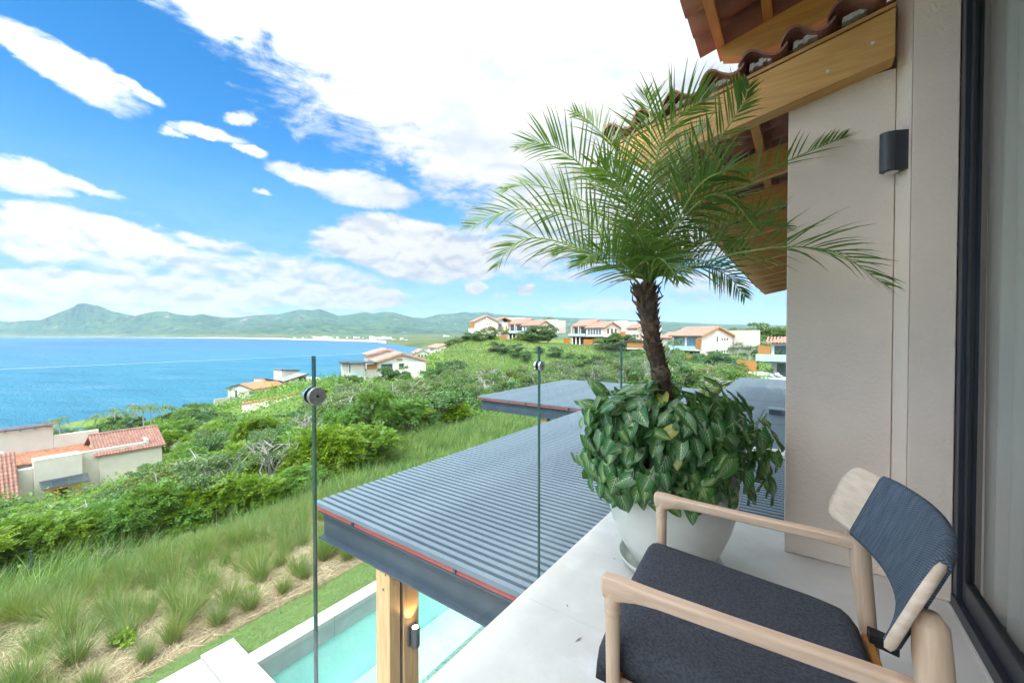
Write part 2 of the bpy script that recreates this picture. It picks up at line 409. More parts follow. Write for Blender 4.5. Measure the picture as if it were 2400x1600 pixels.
def pool_mats():
    m, t, out, p, tc = newmat('pool_tile')
    P = tc.outputs['Object']
    vo = t.n('ShaderNodeTexVoronoi'); t.l(P, vo.inputs['Vector']); vo.inputs['Scale'].default_value = 42
    n = t.noise(P, 1.5, 4, .6)
    c = t.mix(vo.outputs['Color'], (.52, .80, .74), (.66, .88, .82), blend='MIX')
    c = t.mix(t.ss(n, .3, .7, 0, .3), c, (.14, .60, .62))
    t.l(c, p.inputs['Base Color']); p.inputs['Roughness'].default_value = .5
    t.l(p.outputs[0], out.inputs[0])
    m, t, out, p, tc = newmat('mosaic')
    P = tc.outputs['Object']
    vo = t.n('ShaderNodeTexVoronoi'); t.l(P, vo.inputs['Vector']); vo.inputs['Scale'].default_value = 48
    hs = t.n('ShaderNodeSeparateColor'); t.l(vo.outputs['Color'], hs.inputs[0])
    c = t.mix(t.ss(hs.outputs[0], .2, .8), (.16, .46, .42), (.50, .66, .50))
    c = t.mix(t.ss(hs.outputs[1], .6, .9), c, (.66, .60, .36))
    t.l(c, p.inputs['Base Color']); p.inputs['Roughness'].default_value = .25
    t.l(p.outputs[0], out.inputs[0])
    m, t, out, p, tc = newmat('pool_water')
    t.t.nodes.remove(p)
    P = tc.outputs['Object']
    tr = t.n('ShaderNodeBsdfTransparent'); tr.inputs[0].default_value = (.90, .99, .985, 1)
    gl = t.n('ShaderNodeBsdfGlossy'); gl.inputs['Roughness'].default_value = .02
    b = t.n('ShaderNodeBump'); b.inputs['Strength'].default_value = .5; b.inputs['Distance'].default_value = .06
    t.l(t.noise(t.mapping(P, scale=(1.2, 3.0, 1)), 2.2, 5, .6, .5), b.inputs['Height'])
    t.l(b.outputs[0], gl.inputs['Normal'])
    fr = t.n('ShaderNodeFresnel'); fr.inputs[0].default_value = 1.33; t.l(b.outputs[0], fr.inputs['Normal'])
    ms = t.n('ShaderNodeMixShader'); t.l(fr.outputs[0], ms.inputs[0])
    t.l(tr.outputs[0], ms.inputs[1]); t.l(gl.outputs[0], ms.inputs[2]); t.l(ms.outputs[0], out.inputs[0])
pool_mats()

def weave_mat():
    m, t, out, p, tc = newmat('weave')
    u = t.n('ShaderNodeUVMap'); u.uv_map = 'UVMap'
    sx = t.n('ShaderNodeSeparateXYZ'); t.l(u.outputs[0], sx.inputs[0])
    cord = t.math('SINE', t.math('MULTIPLY', sx.outputs[0], 2 * math.pi * 88))
    st = t.math('SINE', t.math('MULTIPLY_ADD', sx.outputs[1], 2 * math.pi * 40, t.math('MULTIPLY', t.math('FLOOR', t.math('MULTIPLY', sx.outputs[0], 88)), 2.4)))
    n = t.noise(t.mapping(u.outputs[0], scale=(60, 3, 1)), 1, 3, .6)
    f = t.math('MULTIPLY_ADD', cord, .25, t.math('MULTIPLY_ADD', st, .22, n))
    c = t.mix(t.ss(f, .1, .95), (.030, .042, .062), (.135, .175, .225))
    t.l(c, p.inputs['Base Color']); p.inputs['Roughness'].default_value = .85; p.inputs['Specular IOR Level'].default_value = .25
    b = t.n('ShaderNodeBump'); b.inputs['Strength'].default_value = .7; b.inputs['Distance'].default_value = .003
    t.l(f, b.inputs['Height']); t.l(b.outputs[0], p.inputs['Normal'])
    t.l(p.outputs[0], out.inputs[0])
weave_mat()

def vein_mat():
    m, t, out, p, tc = newmat('vein_leaf')
    u = t.n('ShaderNodeUVMap'); u.uv_map = 'UVMap'
    sx = t.n('ShaderNodeSeparateXYZ'); t.l(u.outputs[0], sx.inputs[0])
    a = t.math('ABSOLUTE', t.math('SUBTRACT', sx.outputs[0], .5))
    v = sx.outputs[1]
    oi = t.n('ShaderNodeObjectInfo'); rn = oi.outputs['Random']
    mid = t.ss(a, .028, .008)
    lat = t.math('SINE', t.math('MULTIPLY', t.math('MULTIPLY_ADD', a, -1.1, v), 2 * math.pi * 5.5))
    lat = t.math('MULTIPLY', t.ss(lat, .62, .98), t.ss(a, .42, .10))
    pale = t.math('MULTIPLY', t.ss(a, .40, .02), t.ss(rn, .40, .95, .15, 1.0))
    n = t.noise(u.outputs[0], 9, 4, .6)
    base = t.mix(t.ss(rn, .0, 1.0), (.014, .100, .026), (.070, .175, .020))
    base = t.mix(t.ss(n, .3, .7), base, (.018, .110, .028))
    base = t.mix(t.ss(rn, .955, .985), base, (.40, .36, .05))
    c = t.mix(t.math('MULTIPLY', pale, .75), base, (.30, .43, .14))
    c = t.mix(t.math('MAXIMUM', t.math('MULTIPLY', lat, .75), t.math('MULTIPLY', mid, .95)), c, (.50, .64, .38))
    t.l(c, p.inputs['Base Color']); p.inputs['Roughness'].default_value = .30; p.inputs['Specular IOR Level'].default_value = .6
    b = t.n('ShaderNodeBump'); b.inputs['Strength'].default_value = .5; b.inputs['Distance'].default_value = .003
    t.l(lat, b.inputs['Height']); b.invert = True; t.l(b.outputs[0], p.inputs['Normal'])
    tr = t.n('ShaderNodeBsdfTranslucent'); t.l(t.mix(.5, c, (.34, .55, .03)), tr.inputs[0])
    ms = t.n('ShaderNodeMixShader'); ms.inputs[0].default_value = .24
    t.l(p.outputs[0], ms.inputs[1]); t.l(tr.outputs[0], ms.inputs[2]); t.l(ms.outputs[0], out.inputs[0])
vein_mat()

def palm_mat():
    m, t, out, p, tc = newmat('palm_leaflet')
    u = t.n('ShaderNodeUVMap'); u.uv_map = 'UVMap'
    sx = t.n('ShaderNodeSeparateXYZ'); t.l(u.outputs[0], sx.inputs[0])
    g = t.n('ShaderNodeNewGeometry'); r = g.outputs['Random Per Island']
    c = t.mix(r, (.050, .130, .022), (.105, .195, .034))
    c = t.mix(t.ss(t.math('MULTIPLY_ADD', r, .12, sx.outputs[1]), .80, .90), c, (.36, .30, .05))
    c = t.mix(t.ss(t.math('MULTIPLY_ADD', r, .16, sx.outputs[1]), .88, .98), c, (.20, .11, .06))
    t.l(c, p.inputs['Base Color']); p.inputs['Roughness'].default_value = .42
    tr = t.n('ShaderNodeBsdfTranslucent'); t.l(t.mix(.4, c, (.30, .50, .04)), tr.inputs[0])
    ms = t.n('ShaderNodeMixShader'); ms.inputs[0].default_value = .36
    t.l(p.outputs[0], ms.inputs[1]); t.l(tr.outputs[0], ms.inputs[2]); t.l(ms.outputs[0], out.inputs[0])
palm_mat()

def lamp_mat():
    m, t, out, p, tc = newmat('lamp_glow')
    p.inputs['Base Color'].default_value = (1, .85, .6, 1)
    p.inputs['Emission Color'].default_value = (1, .66, .30, 1); p.inputs['Emission Strength'].default_value = 3.5
    t.l(p.outputs[0], out.inputs[0])
lamp_mat()

# ---------------------------------------------------------------- object helpers
def vec(*a): return Vector(a)

class MB:
    """collects shapes; build() links them as ONE mesh object"""
    def __init__(s): s.v = []; s.f = []; s.m = []; s.uv = {}
    def add(s, vs, fs, m=0, uvs=None):
        o = len(s.v)
        s.v.extend(tuple(float(c) for c in p) for p in vs)
        for f in fs:
            s.f.append(tuple(i + o for i in f)); s.m.append(m)
        if uvs:
            for i, u in enumerate(uvs): s.uv[o + i] = u
        return s
    def box(s, x0, x1, y0, y1, z0, z1, m=0):
        vs = [(x, y, z) for z in (z0, z1) for y in (y0, y1) for x in (x0, x1)]
        return s.add(vs, [(0, 2, 3, 1), (4, 5, 7, 6), (0, 1, 5, 4), (2, 6, 7, 3), (0, 4, 6, 2), (1, 3, 7, 5)], m)
    def obox(s, c, a, b, n, m=0):           # centre and three half vectors
        c, a, b, n = Vector(c), Vector(a), Vector(b), Vector(n)
        vs = [c + i * a + j * b + k * n for k in (-1, 1) for j in (-1, 1) for i in (-1, 1)]
        return s.add(vs, [(0, 2, 3, 1), (4, 5, 7, 6), (0, 1, 5, 4), (2, 6, 7, 3), (0, 4, 6, 2), (1, 3, 7, 5)], m)
    def prism(s, poly, d, m=0):             # closed polygon of 3D points extruded along d
        n = len(poly); d = Vector(d)
        vs = [Vector(p) for p in poly] + [Vector(p) + d for p in poly]
        fs = [tuple(range(n - 1, -1, -1)), tuple(range(n, 2 * n))] + [(i, (i + 1) % n, n + (i + 1) % n, n + i) for i in range(n)]
        return s.add(vs, fs, m)
    def tube(s, path, r, n=8, m=0, cap=True, flat=1.0):
        path = [Vector(p) for p in path]; k = len(path)
        rs = r if isinstance(r, (list, tuple)) else [r] * k
        ref = None; rings = []
        for i, p in enumerate(path):
            t = (path[min(i + 1, k - 1)] - path[max(i - 1, 0)])
            t = t.normalized() if t.length > 1e-9 else Vector((0, 0, 1))
            if ref is None: ref = Vector((0, 0, 1)) if abs(t.z) < .9 else Vector((1, 0, 0))
            a = t.cross(ref).normalized(); b = a.cross(t).normalized()
            ref = b
            rings.append([p + (a * math.cos(2 * math.pi * j / n) + b * math.sin(2 * math.pi * j / n) * flat) * rs[i] for j in range(n)])
        vs = [q for g in rings for q in g]
        fs = [(i * n + j, i * n + (j + 1) % n, (i + 1) * n + (j + 1) % n, (i + 1) * n + j) for i in range(k - 1) for j in range(n)]
        if cap:
            fs.append(tuple(range(n - 1, -1, -1))); fs.append(tuple(range((k - 1) * n, k * n)))
        return s.add(vs, fs, m)
    def lathe(s, prof, n=32, c=(0, 0, 0), m=0, axis=None):
        vs = []; k = len(prof)
        for (r, z) in prof:
            for j in range(n):
                a = 2 * math.pi * j / n
                vs.append((c[0] + r * math.cos(a), c[1] + r * math.sin(a), c[2] + z))
        fs = [(i * n + j, i * n + (j + 1) % n, (i + 1) * n + (j + 1) % n, (i + 1) * n + j) for i in range(k - 1) for j in range(n)]
        return s.add(vs, fs, m)
    def disc(s, c, nrm, r, h, n=24, m=0):    # short cylinder from c along nrm
        c, nrm = Vector(c), Vector(nrm).normalized()
        return s.tube([c, c + nrm * h], r, n, m)
    def build(s, name, mats, parent=None, smooth=False, bevel=0, off=None, seg=2):
        me = bpy.data.meshes.new(name)
        v = s.v
        if off is not None: v = [(a - off[0], b - off[1], c - off[2]) for a, b, c in v]
        me.from_pydata(v, [], s.f)
        if s.uv:
            ul = me.uv_layers.new(name='UVMap')
            li = np.empty(len(me.loops), dtype=np.int32); me.loops.foreach_get('vertex_index', li)
            arr = np.zeros((len(s.v), 2), dtype=np.float32)
            for i, u in s.uv.items(): arr[i] = u
            ul.data.foreach_set('uv', arr[li].ravel())
        for m in ([mats] if isinstance(mats, str) else mats): me.materials.append(MATS[m])
        if any(s.m): me.polygons.foreach_set('material_index', s.m)
        me.update()
        o = bpy.data.objects.new(name, me); COL.objects.link(o)
        if smooth: me.shade_smooth()
        if parent: o.parent = parent
        if bevel:
            b = o.modifiers.new('bevel', 'BEVEL'); b.width = bevel; b.segments = seg; b.limit_method = 'ANGLE'; b.angle_limit = math.radians(40)
            b.harden_normals = True; me.shade_smooth()
        return o

def npmesh(name, V, Fc, mat, uv=None, n=4):
    """fast mesh from arrays: V (k,3), Fc (m,n)"""
    me = bpy.data.meshes.new(name)
    V = np.asarray(V, np.float32); Fc = np.asarray(Fc, np.int32)
    me.vertices.add(len(V)); me.vertices.foreach_set('co', V.ravel())
    me.loops.add(Fc.size); me.loops.foreach_set('vertex_index', Fc.ravel())
    me.polygons.add(len(Fc)); me.polygons.foreach_set('loop_start', np.arange(0, Fc.size, n, dtype=np.int32))
    if uv is not None:
        ul = me.uv_layers.new(name='UVMap'); ul.data.foreach_set('uv', np.asarray(uv, np.float32)[Fc.ravel()].ravel())
    me.update(calc_edges=True)
    if mat: me.materials.append(MATS[mat])
    return me

def ob(name, me, parent=None):
    o = bpy.data.objects.new(name, me); COL.objects.link(o)
    if parent: o.parent = parent
    return o

def tag(o, label=None, cat=None, group=None, kind=None):
    if label: o['label'] = label
    if cat: o['category'] = cat
    if group: o['group'] = group
    if kind: o['kind'] = kind
    return o

def thing(name, label, cat, loc=(0, 0, 0), rz=0.0, group=None):
    o = bpy.data.objects.new(name, None); COL.objects.link(o)
    o.empty_display_size = .2
    o.location = loc; o.rotation_euler = (0, 0, rz)
    return tag(o, label, cat, group)

def copy_tree(o, parent=None):
    c = o.copy(); COL.objects.link(c)
    if parent is not None: c.parent = parent
    for ch in KIDS.get(o.name, ()): copy_tree(ch, c)
    return c
KIDS = {}
def kids(o):
    KIDS[o.name] = [c for c in SC.objects if c.parent == o]
    for c in KIDS[o.name]: kids(c)

def copies(o, places, label=None, group=None):
    """o is moved to the first place, the rest are copies: (x, y, z, rz, scale[, label])"""
    kids(o); out = []
    for i, pl in enumerate(places):
        c = o if i == 0 else copy_tree(o)
        out.append(c)
    for c, pl in zip(out, places):
        c.location = pl[:3]; c.rotation_euler = (0, 0, pl[3]); s = pl[4]; c.scale = s if isinstance(s, tuple) else (s, s, s)
        if len(pl) > 5 and pl[5]: c['label'] = pl[5]
        elif label: c['label'] = label
        if group: c['group'] = group
    return out

def struct(o): o['kind'] = 'structure'; return o
def stuff(o): o['kind'] = 'stuff'; return o

# ================================================================ terrain, sea, far shore
SEA_Z = -35.0
GC = []
for x, y, z in ((-7.3, -12, -3.5), (-7.3, -5, -3.5), (-7.3, 0, -3.45), (-7.3, 5, -3.45), (-7.3, 9, -3.5), (-7.3, 13, -3.6), (-2, 2, -3.5), (4, 2, -3.5), (3, -9, -3.5), (8, 10, -3.4),
                (-2, 12, -3.6), (-2, 20, -3.7), (6, 20, -3.6), (-7, 20, -3.9), (-3, 30, -4.6), (-12, 3, -4.3), (-12, -4, -4.3), (-12, -10, -4.4), (-10, 0, -3.9), (-10, 5, -3.9),
                (-13, 10, -4.5), (-12, 18, -4.6), (-16, 4, -6.0), (-16, -4, -6.0), (-16, 12, -5.6)):
    GC.append((x, y, z))
for px, d, z in ((-250, 26, -10.6), (-100, 25, -10.2), (0, 24, -9.9), (60, 28, -11.6), (120, 25, -10.2), (200, 27, -10.9), (280, 24, -8.9), (300, 29, -10.6), (390, 26, -8.0), (-300, 20, -8.0), (0, 18, -7.4), (200, 20, -7.7), (400, 22, -6.9), (200, 34, -13.2), (-200, 32, -13.2), (30, 36, -13.4), (330, 38, -13.0), (450, 32, -9.0), (600, 25, -6.3), (700, 40, -8.6), (520, 45, -12), (300, 60, -17.5), (0, 60, -20),
                 (-300, 60, -20), (100, 90, -27), (-200, 100, -32), (-100, 130, -38), (150, 125, -38), (300, 105, -27), (300, 140, -38), (450, 110, -22.5), (480, 150, -36),
                 (520, 190, -40), (570, 135, -20.5), (660, 150, -18.5), (740, 170, -18.5), (620, 215, -40), (800, 95, -10.5), (900, 92, -9.5), (1000, 95, -8.5), (760, 120, -14),
                 (780, 190, -24), (760, 250, -40), (850, 300, -40), (950, 250, -16), (1050, 260, -9), (1100, 350, -10), (900, 420, -40), (1000, 480, -34), (1200, 400, -12),
                 (850, 22, -4.9), (850, 40, -7.5), (1000, 50, -7.6), (1200, 50, -7.0), (1300, 60, -7.5), (1150, 100, -6.6), (1230, 95, -7.8), (1400, 95, -7.6), (1150, 140, -.8),
                 (1200, 138, -1.2), (1300, 138, -1.9), (1400, 138, -2.2), (1500, 130, -3.4), (1250, 118, -4.2), (1400, 118, -4.3), (1600, 96, -5.0), (1700, 100, -5.0), (1550, 75, -7.2),
                 (1650, 60, -6.4), (1700, 40, -4.8), (1800, 76, -6.4), (1900, 80, -6.2), (2100, 60, -3), (1850, 112, -3), (2000, 120, -1), (1300, 180, -1), (1600, 160, -2), (1250, 250, -5)):
    x, y = hz(px, d); GC.append((x, y, z))
GC = np.array(GC)

def ground_np(X, Y):
    """height of the hillside, inverse-distance blend of the surveyed spots"""
    X = np.asarray(X, float); Y = np.asarray(Y, float)
    num = np.zeros_like(X); den = np.zeros_like(X)
    for gx, gy, gz in GC:
        d2 = (X - gx) ** 2 + (Y - gy) ** 2
        s = 6.0 + .02 * (gx * gx + gy * gy) ** .5 ** 1.2
        w = 1.0 / (d2 + s) ** 1.7
        num += w * gz; den += w
    z = num / den
    r = np.sqrt(X * X + Y * Y)
    a = np.clip((r - 16) / 60, 0, 1)
    z += a * (.7 * np.sin(X * .11 + .6 * np.sin(Y * .07)) * np.sin(Y * .09 + 1.3) + .25 * np.sin(X * .31 + 2) * np.cos(Y * .27))
    t = np.clip((-7.3 - X) / 3.0, 0, 1); t = t * t * (3 - 2 * t)
    flat = (Y > -14) & (Y < 9)
    z = np.where(flat & (X > -10.3) & (X <= -7.3), -3.42 * (1 - t) + z * t, z)
    return z

def ground(x, y): return float(ground_np(np.array([x]), np.array([y]))[0])

def make_terrain():
    xs = np.concatenate([np.arange(-240, -40, 4.0), np.arange(-40, -22, 1.5), np.arange(-22, -7.32, .45), [-7.30, -7.27], np.arange(-6, 20, 2.0), np.arange(20, 150, 5.0)])
    ys = np.concatenate([np.arange(-80, -16, 5.0), np.arange(-16, 26, .6), np.arange(26, 70, 1.8), np.arange(70, 200, 3.2), np.arange(200, 520, 8.0)])
    X, Y = np.meshgrid(xs, ys)
    Z = ground_np(X, Y)
    sunk = (X > -7.29) & (X < 9) & (Y > -16) & (Y < 12.5)
    Z = np.where(sunk, -5.4, Z)
    V = np.stack([X.ravel(), Y.ravel(), Z.ravel()], 1)
    ny, nx = X.shape
    i = np.arange((ny - 1) * (nx - 1)); r, c = i // (nx - 1), i % (nx - 1)
    Fc = np.stack([r * nx + c, r * nx + c + 1, (r + 1) * nx + c + 1, (r + 1) * nx + c], 1)
    me = npmesh('hillside', V, Fc, 'hillside'); me.shade_smooth()
    return struct(ob('hillside', me))
make_terrain()

def disc_grid(name, rs, na, zf, mat):
    V, Fc = [], []
    for r in rs:
        for j in range(na):
            a = 2 * math.pi * j / na
            V.append((r * math.cos(a), r * math.sin(a), zf))
    for i in range(len(rs) - 1):
        for j in range(na):
            Fc.append((i * na + j, i * na + (j + 1) % na, (i + 1) * na + (j + 1) % na, (i + 1) * na + j))
    return struct(ob(name, npmesh(name, V, Fc, mat)))
disc_grid('sea', [30, 120, 400, 1200, 4000, 15500], 96, SEA_Z, 'sea')

# far shore: columns by direction, rows by distance
SIL = [(-500, 765), (-200, 757), (0, 753), (30, 754), (60, 751), (95, 750), (125, 738), (150, 728), (176, 718), (180, 713), (190, 711), (200, 710.5), (235, 717), (262, 729), (300, 737), (318, 740),
       (345, 733), (370, 729), (390, 729.5), (420, 737), (450, 740), (472, 735), (500, 741), (530, 744), (567, 743), (600, 739), (619, 737.6), (653, 736), (680, 730), (705, 725),
       (730, 727), (749, 724.6), (769, 732), (795, 740), (821, 737.6), (853, 731), (876, 735), (899, 731), (925, 733), (943, 737.6), (970, 744), (995, 745), (1010, 741), (1029, 736),
       (1060, 735), (1087, 731), (1110, 733), (1139, 731), (1160, 736), (1250, 741), (1400, 747), (1500, 751), (1700, 760), (2000, 764), (2600, 768)]
SHO = [(-500, 7600), (0, 6600), (240, 6300), (420, 5200), (560, 4300), (700, 3100), (800, 2550), (880, 2150), (905, 1750), (950, 1300), (1020, 900), (1150, 620), (1300, 600), (2600, 600)]
RID = [(-500, 8200), (0, 7400), (200, 7000), (470, 7200), (560, 8200), (700, 8600), (850, 8900), (1100, 9400), (2600, 9400)]
def interp(tab, x):
    a = np.array(tab, float); return np.interp(x, a[:, 0], a[:, 1])
def far_dir(px):
    r = ray(px, 785); h = np.array([r[0], r[1]]); return h          # per metre of forward distance
def make_hills():
    pxs = np.linspace(-420, 2500, 900)
    ts = np.concatenate([np.linspace(0, 1, 70), [1.04, 1.12, 1.25]])
    rows = []
    rg = np.random.default_rng(4)
    ph = rg.uniform(0, 6.28, 12)
    sil = interp(SIL, pxs); sho = interp(SHO, pxs); rid = interp(RID, pxs)
    dirs = np.array([far_dir(p) for p in pxs])
    top = H + (785 - sil) / F * rid
    base = SEA_Z + 1.5
    V = np.zeros((len(ts), len(pxs), 3))
    for i, t in enumerate(ts):
        d = sho + (rid - sho) * t
        # a wide flat coastal strip, then slopes that climb to the ridge
        start = np.interp(pxs, [0, 300, 480, 700, 900, 1100], [.06, .08, .12, .30, .42, .5])
        u = np.clip((t - start) / (1 - start), 0, None)
        prof = np.where(u <= 1, u ** 1.35, np.maximum(0, 1 - (u - 1) * 2.2))
        X = dirs[:, 0] * d; Y = dirs[:, 1] * d
        s = np.zeros_like(X)
        for k in range(5):
            fq = .00075 * 1.9 ** k
            s += np.sin(X * fq + ph[k] + 1.4 * np.sin(Y * fq * .8 + ph[k + 5])) * np.sin(Y * fq * .9 + ph[k + 3]) / 1.55 ** k
        spur = np.clip(u, 0, 1) * (1 - np.clip(u, 0, 1)) * 4
        z = base + 6 * min(1, t * 30) + 22 * np.clip(t / .4, 0, 1) + (top - base - 28) * prof * (1 + .34 * s * spur) + 16 * s * spur
        z = np.maximum(z, base)
        if i == 0: z[:] = SEA_Z - 3
        V[i, :, 0] = X; V[i, :, 1] = Y; V[i, :, 2] = z
    nx = len(pxs); ny = len(ts)
    i = np.arange((ny - 1) * (nx - 1)); r, c = i // (nx - 1), i % (nx - 1)
    Fc = np.stack([r * nx + c, r * nx + c + 1, (r + 1) * nx + c + 1, (r + 1) * nx + c], 1)
    me = npmesh('hills', V.reshape(-1, 3), Fc, 'far_hills'); me.shade_smooth()
    struct(ob('hills', me))
    # beach along the water
    px2 = np.linspace(60, 905, 260)
    sh = interp(SHO, px2); dr = np.array([far_dir(p) for p in px2])
    w = np.interp(px2, [60, 240, 900], [50, 90, 60])
    A = np.stack([dr[:, 0] * (sh - w * .4), dr[:, 1] * (sh - w * .4), np.full(len(px2), SEA_Z + .3)], 1)
    B = np.stack([dr[:, 0] * (sh + w * 1.1), dr[:, 1] * (sh + w * 1.1), np.full(len(px2), SEA_Z + 9.0)], 1)
    n = len(px2)
    Fb = [(k, k + 1, n + k + 1, n + k) for k in range(n - 1)]
    struct(ob('beach', npmesh('beach', np.vstack([A, B]), Fb, 'beach_sand')))
make_hills()

def far_land(px, d):
    """a point on the coastal strip beyond the bay"""
    sh = float(interp(SHO, px)); rd = float(interp(RID, px))
    t = max(0, (d - sh) / (rd - sh))
    return SEA_Z + 1.5 + 6 * min(1, t * 30) + 22 * min(1, t / .4)

# white buildings strung along the far shore
def far_building(seed, w, dep, fl):
    r = random.Random(seed); b = MB(); g = MB()
    for k in range(r.randint(2, 4)):
        x = r.uniform(-w * .4, w * .4); ww = w * r.uniform(.25, .5); h = 3.2 * max(1, fl - k - r.randint(0, 1))
        b.box(x - ww / 2, x + ww / 2, -dep / 2 + k * dep * .12, dep / 2 - k * .7, 0, h + .17 * k)
        for q in range(int(h // 3.2)):
            g.box(x - ww * .44, x + ww * .44, -dep / 2 + k * dep * .12 - .25, -dep / 2 + k * dep * .12 - .05, q * 3.2 + 1.0, q * 3.2 + 2.5)
    return b, g
protos = []
for k, (w, dep, fl) in enumerate(((46, 20, 4), (30, 16, 2), (60, 22, 5))):
    t = thing('seaside_building', 'tiny white building on the far shore of the bay', 'building', group='white buildings along the far shore')
    b, g = far_building(k + 3, w, dep, fl)
    b.build('walls', 'hotel_white', t); g.build('window_band', 'glass_blue', t)
    protos.append(t)
fb = []
r = random.Random(11)
spots = [(665, 3600, 1), (690, 3450, 0), (708, 3350, 0), (718, 3500, 1), (742, 3050, 2), (752, 3000, 2), (766, 2950, 2), (775, 3080, 2), (790, 3000, 0), (812, 3000, 0), (835, 2950, 2), (850, 2900, 0),
         (862, 2450, 1), (868, 2400, 0), (876, 2500, 2), (890, 2350, 0), (904, 2300, 2), (912, 2350, 0), (925, 2200, 1), (940, 2100, 0), (955, 1900, 1),
         (160, 6700, 1), (174, 6700, 1), (250, 6500, 0), (258, 6550, 0), (292, 6400, 0), (318, 6300, 0), (330, 6350, 2), (338, 6300, 0), (352, 6250, 1), (384, 6100, 1), (400, 6050, 1),
         (730, 4200, 0), (720, 4300, 1), (1045, 3200, 2), (1092, 2400, 1), (850, 5200, 1), (872, 5000, 1)]
pl = [[], [], []]
for px, d, k in spots:
    x, y = hz(px, d); pl[k].append((x, y, far_land(px, d) - .5, YAW + r.uniform(-.4, .4) + math.radians(-(px - 1200) / 24), r.uniform(.8, 1.25)))
for t, p in zip(protos, pl): copies(t, p, group='white buildings along the far shore')

# sea air: one closed box round everything
def make_haze():
    b = MB().box(-16500, 16500, -16500, 16500, SEA_Z - 6.5, 640)
    m = bpy.data.materials.new('haze'); m.use_nodes = True; t = NT(m.node_tree); t.t.nodes.clear()
    out = t.n('ShaderNodeOutputMaterial'); v = t.n('ShaderNodeVolumePrincipled')
    v.inputs['Color'].default_value = (.50, .76, 1.0, 1); v.inputs['Density'].default_value = HAZE; v.inputs['Anisotropy'].default_value = .1
    t.l(v.outputs[0], out.inputs['Volume']); MATS['haze'] = m
    o = b.build('haze', 'haze'); stuff(o); tag(o, 'pale blue sea haze over the bay and hills')
    o.display_type = 'WIRE'
HAZE = 4.2e-5
make_haze()

# ================================================================ the villa we stand in
VX, VY = .58, 2.81
villa = thing('villa', 'cream villa with the terrace in front of its sliding door', 'house', (0, 0, 0))
# terrace slab in three big poured panels with fine joints
for y0, y1 in ((-4.0, .2485), (.25, 1.5985), (1.60, 3.09)):
    MB().box(-1.09, .575, y0, y1, -.26, 0).build('floor_panel', 'plaster_floor', villa, bevel=.0012)
MB().box(.575, 4.2, -4.0, 3.09, -.26, -.012).build('room_floor', 'plaster_floor', villa)
pb = MB()
pb.box(-.07, .38, 2.81, 3.4, 0.001, 2.60)
pb.build('pier', 'stucco', villa, bevel=.006)
# chamfered return and the narrow wall beside the door frame
MB().prism([(.382, 2.809, .001), (.424, 2.72, .001), (.424, 3.4, .001), (.382, 3.4, .001)], (0, 0, 4.2)).build('return_wall', 'stucco', villa)
MB().box(.426, .584, 2.72, 3.4, .001, 4.2).build('side_wall', 'stucco', villa, bevel=.005)
MB().box(.60, 4.0, 2.73, 2.95, .001, 4.2).build('end_wall', 'room_wall', villa)
MB().box(4.0, 4.2, -4.0, 2.95, .001, 4.2).build('back_wall', 'room_wall', villa)
MB().box(.60, 4.0, -4.0, 2.73, 2.96, 3.1).build('ceiling', 'room_wall', villa)
MB().box(.46, .76, -4.0, 2.715, 2.93, 3.6).build('door_lintel', 'stucco', villa)
MB().box(.46, .76, -4.2, -2.6, .0, 2.92).build('facade_wall', 'stucco', villa)
# ground-floor wall and floor under the terrace
MB().box(-.9, 9, -9, 3.0, -3.4, -.30).build('lower_wall', 'stucco', villa)
MB().box(.7, 9, 3.45, 18, -3.4, 4.0).build('wing_wall', 'stucco', villa)

# sliding glass door: dark stile and bottom track, pane, gasket lines
door = MB(); door.box(.585, .66, 2.66, 2.715, .012, 2.92).build('door_jamb', 'door_frame', villa, bevel=.003)
dfr = MB(); dfr.box(.60, .63, 2.602, 2.650, .06, 2.92); dfr.box(.60, .63, -2.6, 2.602, .06, .155); dfr.box(.60, .63, -2.6, 2.602, 2.86, 2.92)
dfo = dfr.build('sliding_door', 'door_frame', villa, bevel=.003)
g = MB(); g.box(.601, .62, 2.651, 2.659, .06, 2.86); g.box(.597, .607, 2.594, 2.601, .157, 2.86); g.box(.597, .607, -2.6, 2.594, .157, .168); g.build('gasket', 'gasket', dfo)
MB().box(.611, .621, -2.6, 2.602, .155, 2.86).build('pane', 'door_glass', dfo)
MB().box(.575, .70, -2.6, 2.70, .0, .058).build('door_track', 'door_frame', villa, bevel=.004)
MB().box(.566, .5745, -2.6, 2.70, .0005, .006).build('sealant', 'plaster_floor', villa)

# curtain behind the glass
def curtain():
    V, Fc = [], []
    ys = np.arange(-1.8, 2.70, .012); zs = (.02, .7, 1.4, 2.1, 2.93)
    for z in zs:
        for i, y in enumerate(ys):
            V.append((.69 + .022 * math.sin(y * 44) + .013 * math.sin(y * 23 + 1.1) + .006 * math.sin(y * 71 + z), y, z))
    n = len(ys)
    for j in range(len(zs) - 1):
        for i in range(n - 1): Fc.append((j * n + i, j * n + i + 1, (j + 1) * n + i + 1, (j + 1) * n + i))
    me = npmesh('curtain', V, Fc, 'curtain'); me.shade_smooth()
    o = ob('curtain', me); tag(o, 'pale beige curtain hanging in folds behind the glass door', 'curtain')
curtain()

